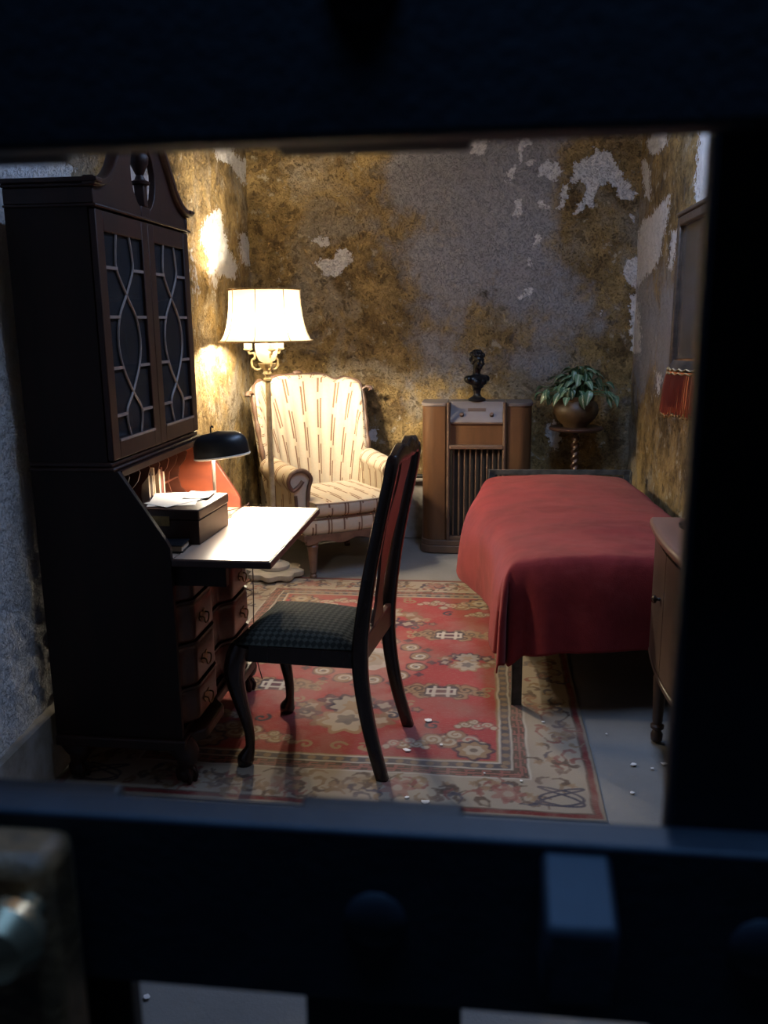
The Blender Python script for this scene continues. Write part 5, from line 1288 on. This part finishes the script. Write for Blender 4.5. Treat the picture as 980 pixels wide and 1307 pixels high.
def blanket():
    W, L = 0.80, 1.90; HL, HF = 0.36, 0.345     # drop at the left side and at the foot
    x0, x1, y0, y1 = -0.02, W - 0.01, -0.025, L - 0.03
    NX, NY = 130, 190
    a = np.linspace(x0 - HL, x1 + 0.08, NX + 1); b = np.linspace(y0 - HF, y1, NY + 1)
    A, B = np.meshgrid(a, b); A = A.ravel(); B = B.ravel()
    dl = np.maximum(x0 - A, 0); dr = np.maximum(A - x1, 0); df = np.maximum(y0 - B, 0)
    cxp = np.clip(A, x0, x1); cyp = np.clip(B, y0, y1)
    # top: soft crown, pillow hump at the far end
    t = (cyp - y0) / (y1 - y0); u = (cxp - x0) / (x1 - x0)
    ztop = 0.578 - 0.030 * t + 0.028 * np.sin(PI * np.clip(u, 0, 1)) ** 0.7 + 0.032 * np.exp(-((t - 0.80) / 0.16) ** 2) * np.sin(PI * np.clip(u * 0.96 + 0.02, 0, 1)) ** 0.5
    ztop += 0.012 * (fbm(A * 4 + 9, B * 4 + 9, 701, 4) - 0.5) * 2
    edge = np.minimum(np.minimum(A - x0, x1 - A), B - y0); ztop -= 0.014 * np.exp(-np.clip(edge, 0, 1) / 0.015)
    r = np.hypot(dl, df); r = np.maximum(r, dr)
    ang = np.arctan2(df, dl + 1e-9)           # 0: left side, pi/2: foot
    hang = np.minimum(r, 1.0)
    # outward lean of the hanging cloth and its folds
    side = np.where(dl > 0, 1.0, 0.0); foot = np.where(df > 0, 1.0, 0.0)
    lean = 0.035 * (1 - np.exp(-hang / 0.05))
    bulge = 0.06 * np.exp(-((t - 0.60) / 0.32) ** 2) * side * (1 - np.exp(-hang / 0.08)) + 0.07 * np.exp(-((t - 0.66) / 0.30) ** 2) * np.exp(-np.clip(A - x0, 0, 1) / 0.05)
    fold_l = 0.030 * np.sin(cyp * 6.0 + 1.0) * hang / HL * side * (ang < 0.02)
    fold_f = (0.035 * np.exp(-((cxp - 0.10) / 0.07) ** 2) - 0.030 * np.exp(-((cxp - 0.035) / 0.02) ** 2) + 0.030 * np.sin(cxp * 8.5 - 0.8) * np.exp(-((cxp - 0.35) / 0.4) ** 2)) * hang / HF * foot
    corner = (dl > 0) & (df > 0)
    cf = np.where(corner, 0.022 * np.sin(2 * ang) ** 2 * hang / 0.4, 0) 
    out = lean + cf
    nxv = np.where(dl > 0, -np.cos(ang), 0.0); nyv = np.where(df > 0, -np.sin(ang), 0.0)
    X = cxp + nxv * (out + fold_l) - bulge + np.where(dr > 0, 0.01, 0)
    Yv = cyp + nyv * (out) - np.where(df > 0, fold_f * np.sin(ang), 0)
    # crease beside the corner
    cre = np.exp(-((ang - 1.40) / 0.10) ** 2) * corner * np.minimum(1, hang / 0.16); X -= 0.004 * cre; Yv += 0.06 * cre; pf = np.exp(-((ang - 1.05) / 0.22) ** 2) * corner * np.minimum(1, hang / 0.25); X -= 0.015 * pf; Yv -= 0.03 * pf
    drop = np.where(corner, hang * (1.0 - 0.25 * np.sin(2 * ang) ** 2), hang)
    drop = drop + 0.065 * foot * (hang / HF) ** 1.5 * np.exp(-np.clip(cxp - x0, 0, 2) / 0.06) * np.sin(ang) ** 2
    drop = np.where(t > 0.0, drop, drop)
    Z = ztop - drop + 0.006 * (fbm(A * 9, B * 9, 721, 3) - 0.5)
    Z += 0.055 * side * (1 - foot) * hang / HL * np.exp(-((t - 0.0) / 0.22) ** 2) * 0
    Z = np.maximum(Z, 0.10)
    P = np.stack([X, Yv, Z], 1); w = NX + 1
    i, j = np.meshgrid(np.arange(NX), np.arange(NY)); q = (j * w + i).ravel(); F = np.stack([q, q + 1, q + 1 + w, q + w], 1)
    me = bpy.data.meshes.new('blanket'); me.from_pydata(P.tolist(), [], F.tolist()); me.materials.append(M['velvet']); me.shade_smooth()
    o = bpy.data.objects.new('blanket', me); COL.objects.link(o); o.location = (BO[0], BO[1], 0.022); o.rotation_euler = (0, 0, BROT)
    s_ = o.modifiers.new('smooth', 'SMOOTH'); s_.factor = 0.5; s_.iterations = 2
    sd = o.modifiers.new('cloth', 'SOLIDIFY'); sd.thickness = 0.006; sd.offset = 0
    tag(o, 'plain dark red wool blanket draped over the narrow cot', 'blanket')
blanket()

# ------------------------------------------------------------------ bow-fronted nightstand (front faces -x) and its fringed lamp
NX0, NY0, NY1 = 0.60, 2.42, 3.00
def nightstand():
    c = thing('nightstand', 'bow-fronted wooden nightstand on turned legs at the foot of the cot', 'nightstand', (0.76, (NY0 + NY1) / 2, 0))
    hw = (NY1 - NY0) / 2
    def bow(y): return -0.170 - 0.018 * math.cos(y / hw * PI / 2)
    def body(e, z0, z1):
        ys = np.linspace(-hw - e, hw + e, 25)
        pr = [(max(-0.30, bow(y / (1 + e / hw)) - e), y) for y in ys]; pr = [(0.15, -hw - e)] + pr + [(0.15, hw + e)]
        return MB().prism(pr, lambda p: (p[0], p[1], z0), lambda p: (p[0], p[1], z1))
    body(-0.012, 0.34, 0.775).build('carcase', 'nswood', c, angle=30)
    for ya, yb in ((-hw + 0.014, -0.003), (0.003, hw - 0.014)):
        ys = np.linspace(ya, yb, 14)
        dr = MB().prism([(bow(y) - 0.004, y) for y in ys] + [(bow(y) + 0.022, y) for y in reversed(ys)], lambda p: (p[0], p[1], 0.355), lambda p: (p[0], p[1], 0.765)).build('door', 'nswood', c, angle=30)
        yk = -0.03 if yb < 0.1 and ya < 0 else 0.03
        yk = -0.035 if ya < 0 else 0.06
        if ya > 0: k = MB().lathe([(0.006, 0), (0.005, 0.010), (0.013, 0.014), (0.014, 0.022), (0.006, 0.028)], 14).build('knob', 'chairwood', dr, loc=(bow(yk) - 0.004, yk, 0.60)); k.rotation_euler = (0, -PI / 2, 0)
    body(0.004, 0.325, 0.345).build('lower_moulding', 'nswood', c, bevel=0.004, angle=30)
    body(0.022, 0.785, 0.822).build('top', 'nstop', c, bevel=0.014, seg=4, angle=30)
    body(0.006, 0.774, 0.786).build('neck_moulding', 'nswood', c, bevel=0.003, angle=30)
    for x in (-0.135, 0.125):
        for y in (-hw + 0.045, hw - 0.045):
            MB().lathe([(0.012, 0), (0.020, 0.008), (0.022, 0.03), (0.014, 0.045), (0.024, 0.055), (0.024, 0.065), (0.015, 0.072), (0.018, 0.08), (0.024, 0.25), (0.018, 0.262), (0.028, 0.275), (0.028, 0.295), (0.018, 0.305), (0.030, 0.315), (0.030, 0.33)], 20, (x, y, 0), fn=lambda a, z: 1 - (0.08 * (0.5 + 0.5 * math.cos(10 * a)) if 0.082 < z < 0.245 else 0)).build('leg', 'nswood', c)
    return c
nightstand()
def fringe_lamp():
    LX, LY, LZ = 0.705, 2.86, 0.8225
    c = thing('fringed_lamp', 'small lamp with red fringed shade standing on the nightstand', 'lamp', (LX, LY, LZ))
    MB().lathe([(0.07, 0), (0.072, 0.010), (0.05, 0.022), (0.018, 0.035), (0.013, 0.06), (0.028, 0.10), (0.034, 0.14), (0.022, 0.18), (0.011, 0.21), (0.011, 0.34), (0.016, 0.345), (0.016, 0.38)], 24).build('base', 'bronze', c)
    ZT, ZB = 0.545, 0.385
    MB().lathe([(0.118, 0.0), (0.127, -0.012), (0.134, -0.034), (0.136, -0.034), (0.129, -0.012), (0.12, 0.002)], 40, (0, 0, ZT), cap=False).build('shade_crown', 'pictureframe', c)
    for z, r in ((ZT - 0.028, 0.137), (ZT - 0.040, 0.1385)):
        MB().tube([(r * math.cos(2 * PI * k / 60), r * math.sin(2 * PI * k / 60), z + (0.003 if k % 2 else -0.003)) for k in range(60)], 0.0035, 5, closed=True).build('braid', 'gold', c)
    MB().lathe([(0.134, ZT - 0.03), (0.143, ZB + 0.02)], 40, cap=False).build('shade_lining', 'fringe', c)
    m = MB(); R5 = random.Random(9)
    for k in range(150):
        a = 2 * PI * k / 150 + R5.uniform(-0.01, 0.01); r0, r1 = 0.1385, 0.150 + R5.uniform(-0.003, 0.003); z1 = ZB + R5.uniform(-0.012, 0.004)
        ca, sa = math.cos(a), math.sin(a); m.tube([(r0 * ca, r0 * sa, ZT - 0.040), (0.146 * ca, 0.146 * sa, (ZT + ZB) / 2), (r1 * ca, r1 * sa, z1)], 0.0024, 5)
    o = m.build('fringe', 'fringe', c); o['kind'] = 'stuff'
    m = MB()
    for k in range(75):
        a = 2 * PI * k / 75; m.ball((0.150 * math.cos(a), 0.150 * math.sin(a), ZB - 0.012 + R5.uniform(-0.004, 0.004)), 0.0042, 6, 4)
    o = m.build('fringe_beads', 'gold', c); o['kind'] = 'stuff'
    MB().ball((0, 0, 0.43), (0.022, 0.022, 0.035)).build('bulb', 'bulb_small', c)
    return c
fringe_lamp()

# ------------------------------------------------------------------ picture on the wall beyond the fringed lamp
def picture():
    ya, yb, za, zb = 3.72, 4.47, 1.16, 1.97; x = RX - 0.012
    c = thing('framed_picture', 'dark framed picture hanging on the peeling wall above the nightstand lamp', 'picture', (x, (ya + yb) / 2, za))
    h, w = zb - za, (yb - ya) / 2; fw_ = 0.045
    for nm, q in (('frame_side', (-w, -w + fw_, 0, h)), ('frame_side', (w - fw_, w, 0, h)), ('frame_rail', (-w + fw_, w - fw_, 0, fw_)), ('frame_rail', (-w + fw_, w - fw_, h - fw_, h))):
        o = MB().box(-0.035, -0.002, *q).build(nm, 'pictureframe', c, bevel=0.008)
    MB().box(-0.014, -0.006, -w + fw_, w - fw_, fw_, h - fw_).build('print', 'print', c)
    MB().box(-0.040, -0.001, -w - 0.012, w + 0.012, h, h + 0.020).build('frame_crest', 'pictureframe', c, bevel=0.006)
    return c
picture()

# ------------------------------------------------------------------ fallen flakes of wall paint
flakes = [(547, 920, 0.018, 'on the red field beside the chair'), (519, 958, 0.016, 'near the rug guard stripe behind the chair leg'), (563, 951, 0.009, 'by the rug corner scroll'), (519, 1018, 0.008, 'small, on the cream rug border'), (543, 1024, 0.016, 'on the near rim of the rug'),
          (665, 997, 0.007, 'beside the rug corner knot'), (693, 922, 0.007, 'on the cream border by the cot leg'), (618, 987, 0.005, 'tiny, on the rug guard stripe'), (808, 976, 0.012, 'on bare floor beside the rug'), (847, 975, 0.012, 'on bare floor by the nightstand'), (832, 981, 0.008, 'small, between two others on bare floor'), (807, 1012, 0.009, 'alone on bare floor near the doorway'),
          (774, 937, 0.006, 'tiny, at the rug edge near the cot'), (523, 925, 0.006, 'beside the rear chair leg on the rug'), (188, 1273, 0.010, 'on the floor just inside the doorway'), (470, 700, 0.014, 'on the dusty floor in front of the armchair')]
R6 = random.Random(21)
for px, py, r, where in flakes:
    on_rug = not (px > 770 or py > 1200 or py < 730)
    p = at_z(px, py, 0.006 if on_rug else 0.001); m = MB(); n = 7
    poly = [(r * R6.uniform(0.55, 1.15) * math.cos(2 * PI * k / n), r * R6.uniform(0.5, 1.0) * math.sin(2 * PI * k / n)) for k in range(n)]
    m.prism(poly, lambda q: (q[0], q[1], 0.0005 + 0.12 * abs(q[0])), lambda q: (q[0], q[1], 0.002 + 0.12 * abs(q[0])))
    o = m.build('paint_flake', 'flake', None, loc=tuple(p)); tag(o, 'white paint flake ' + where, 'paint flake', 'fallen paint flakes')
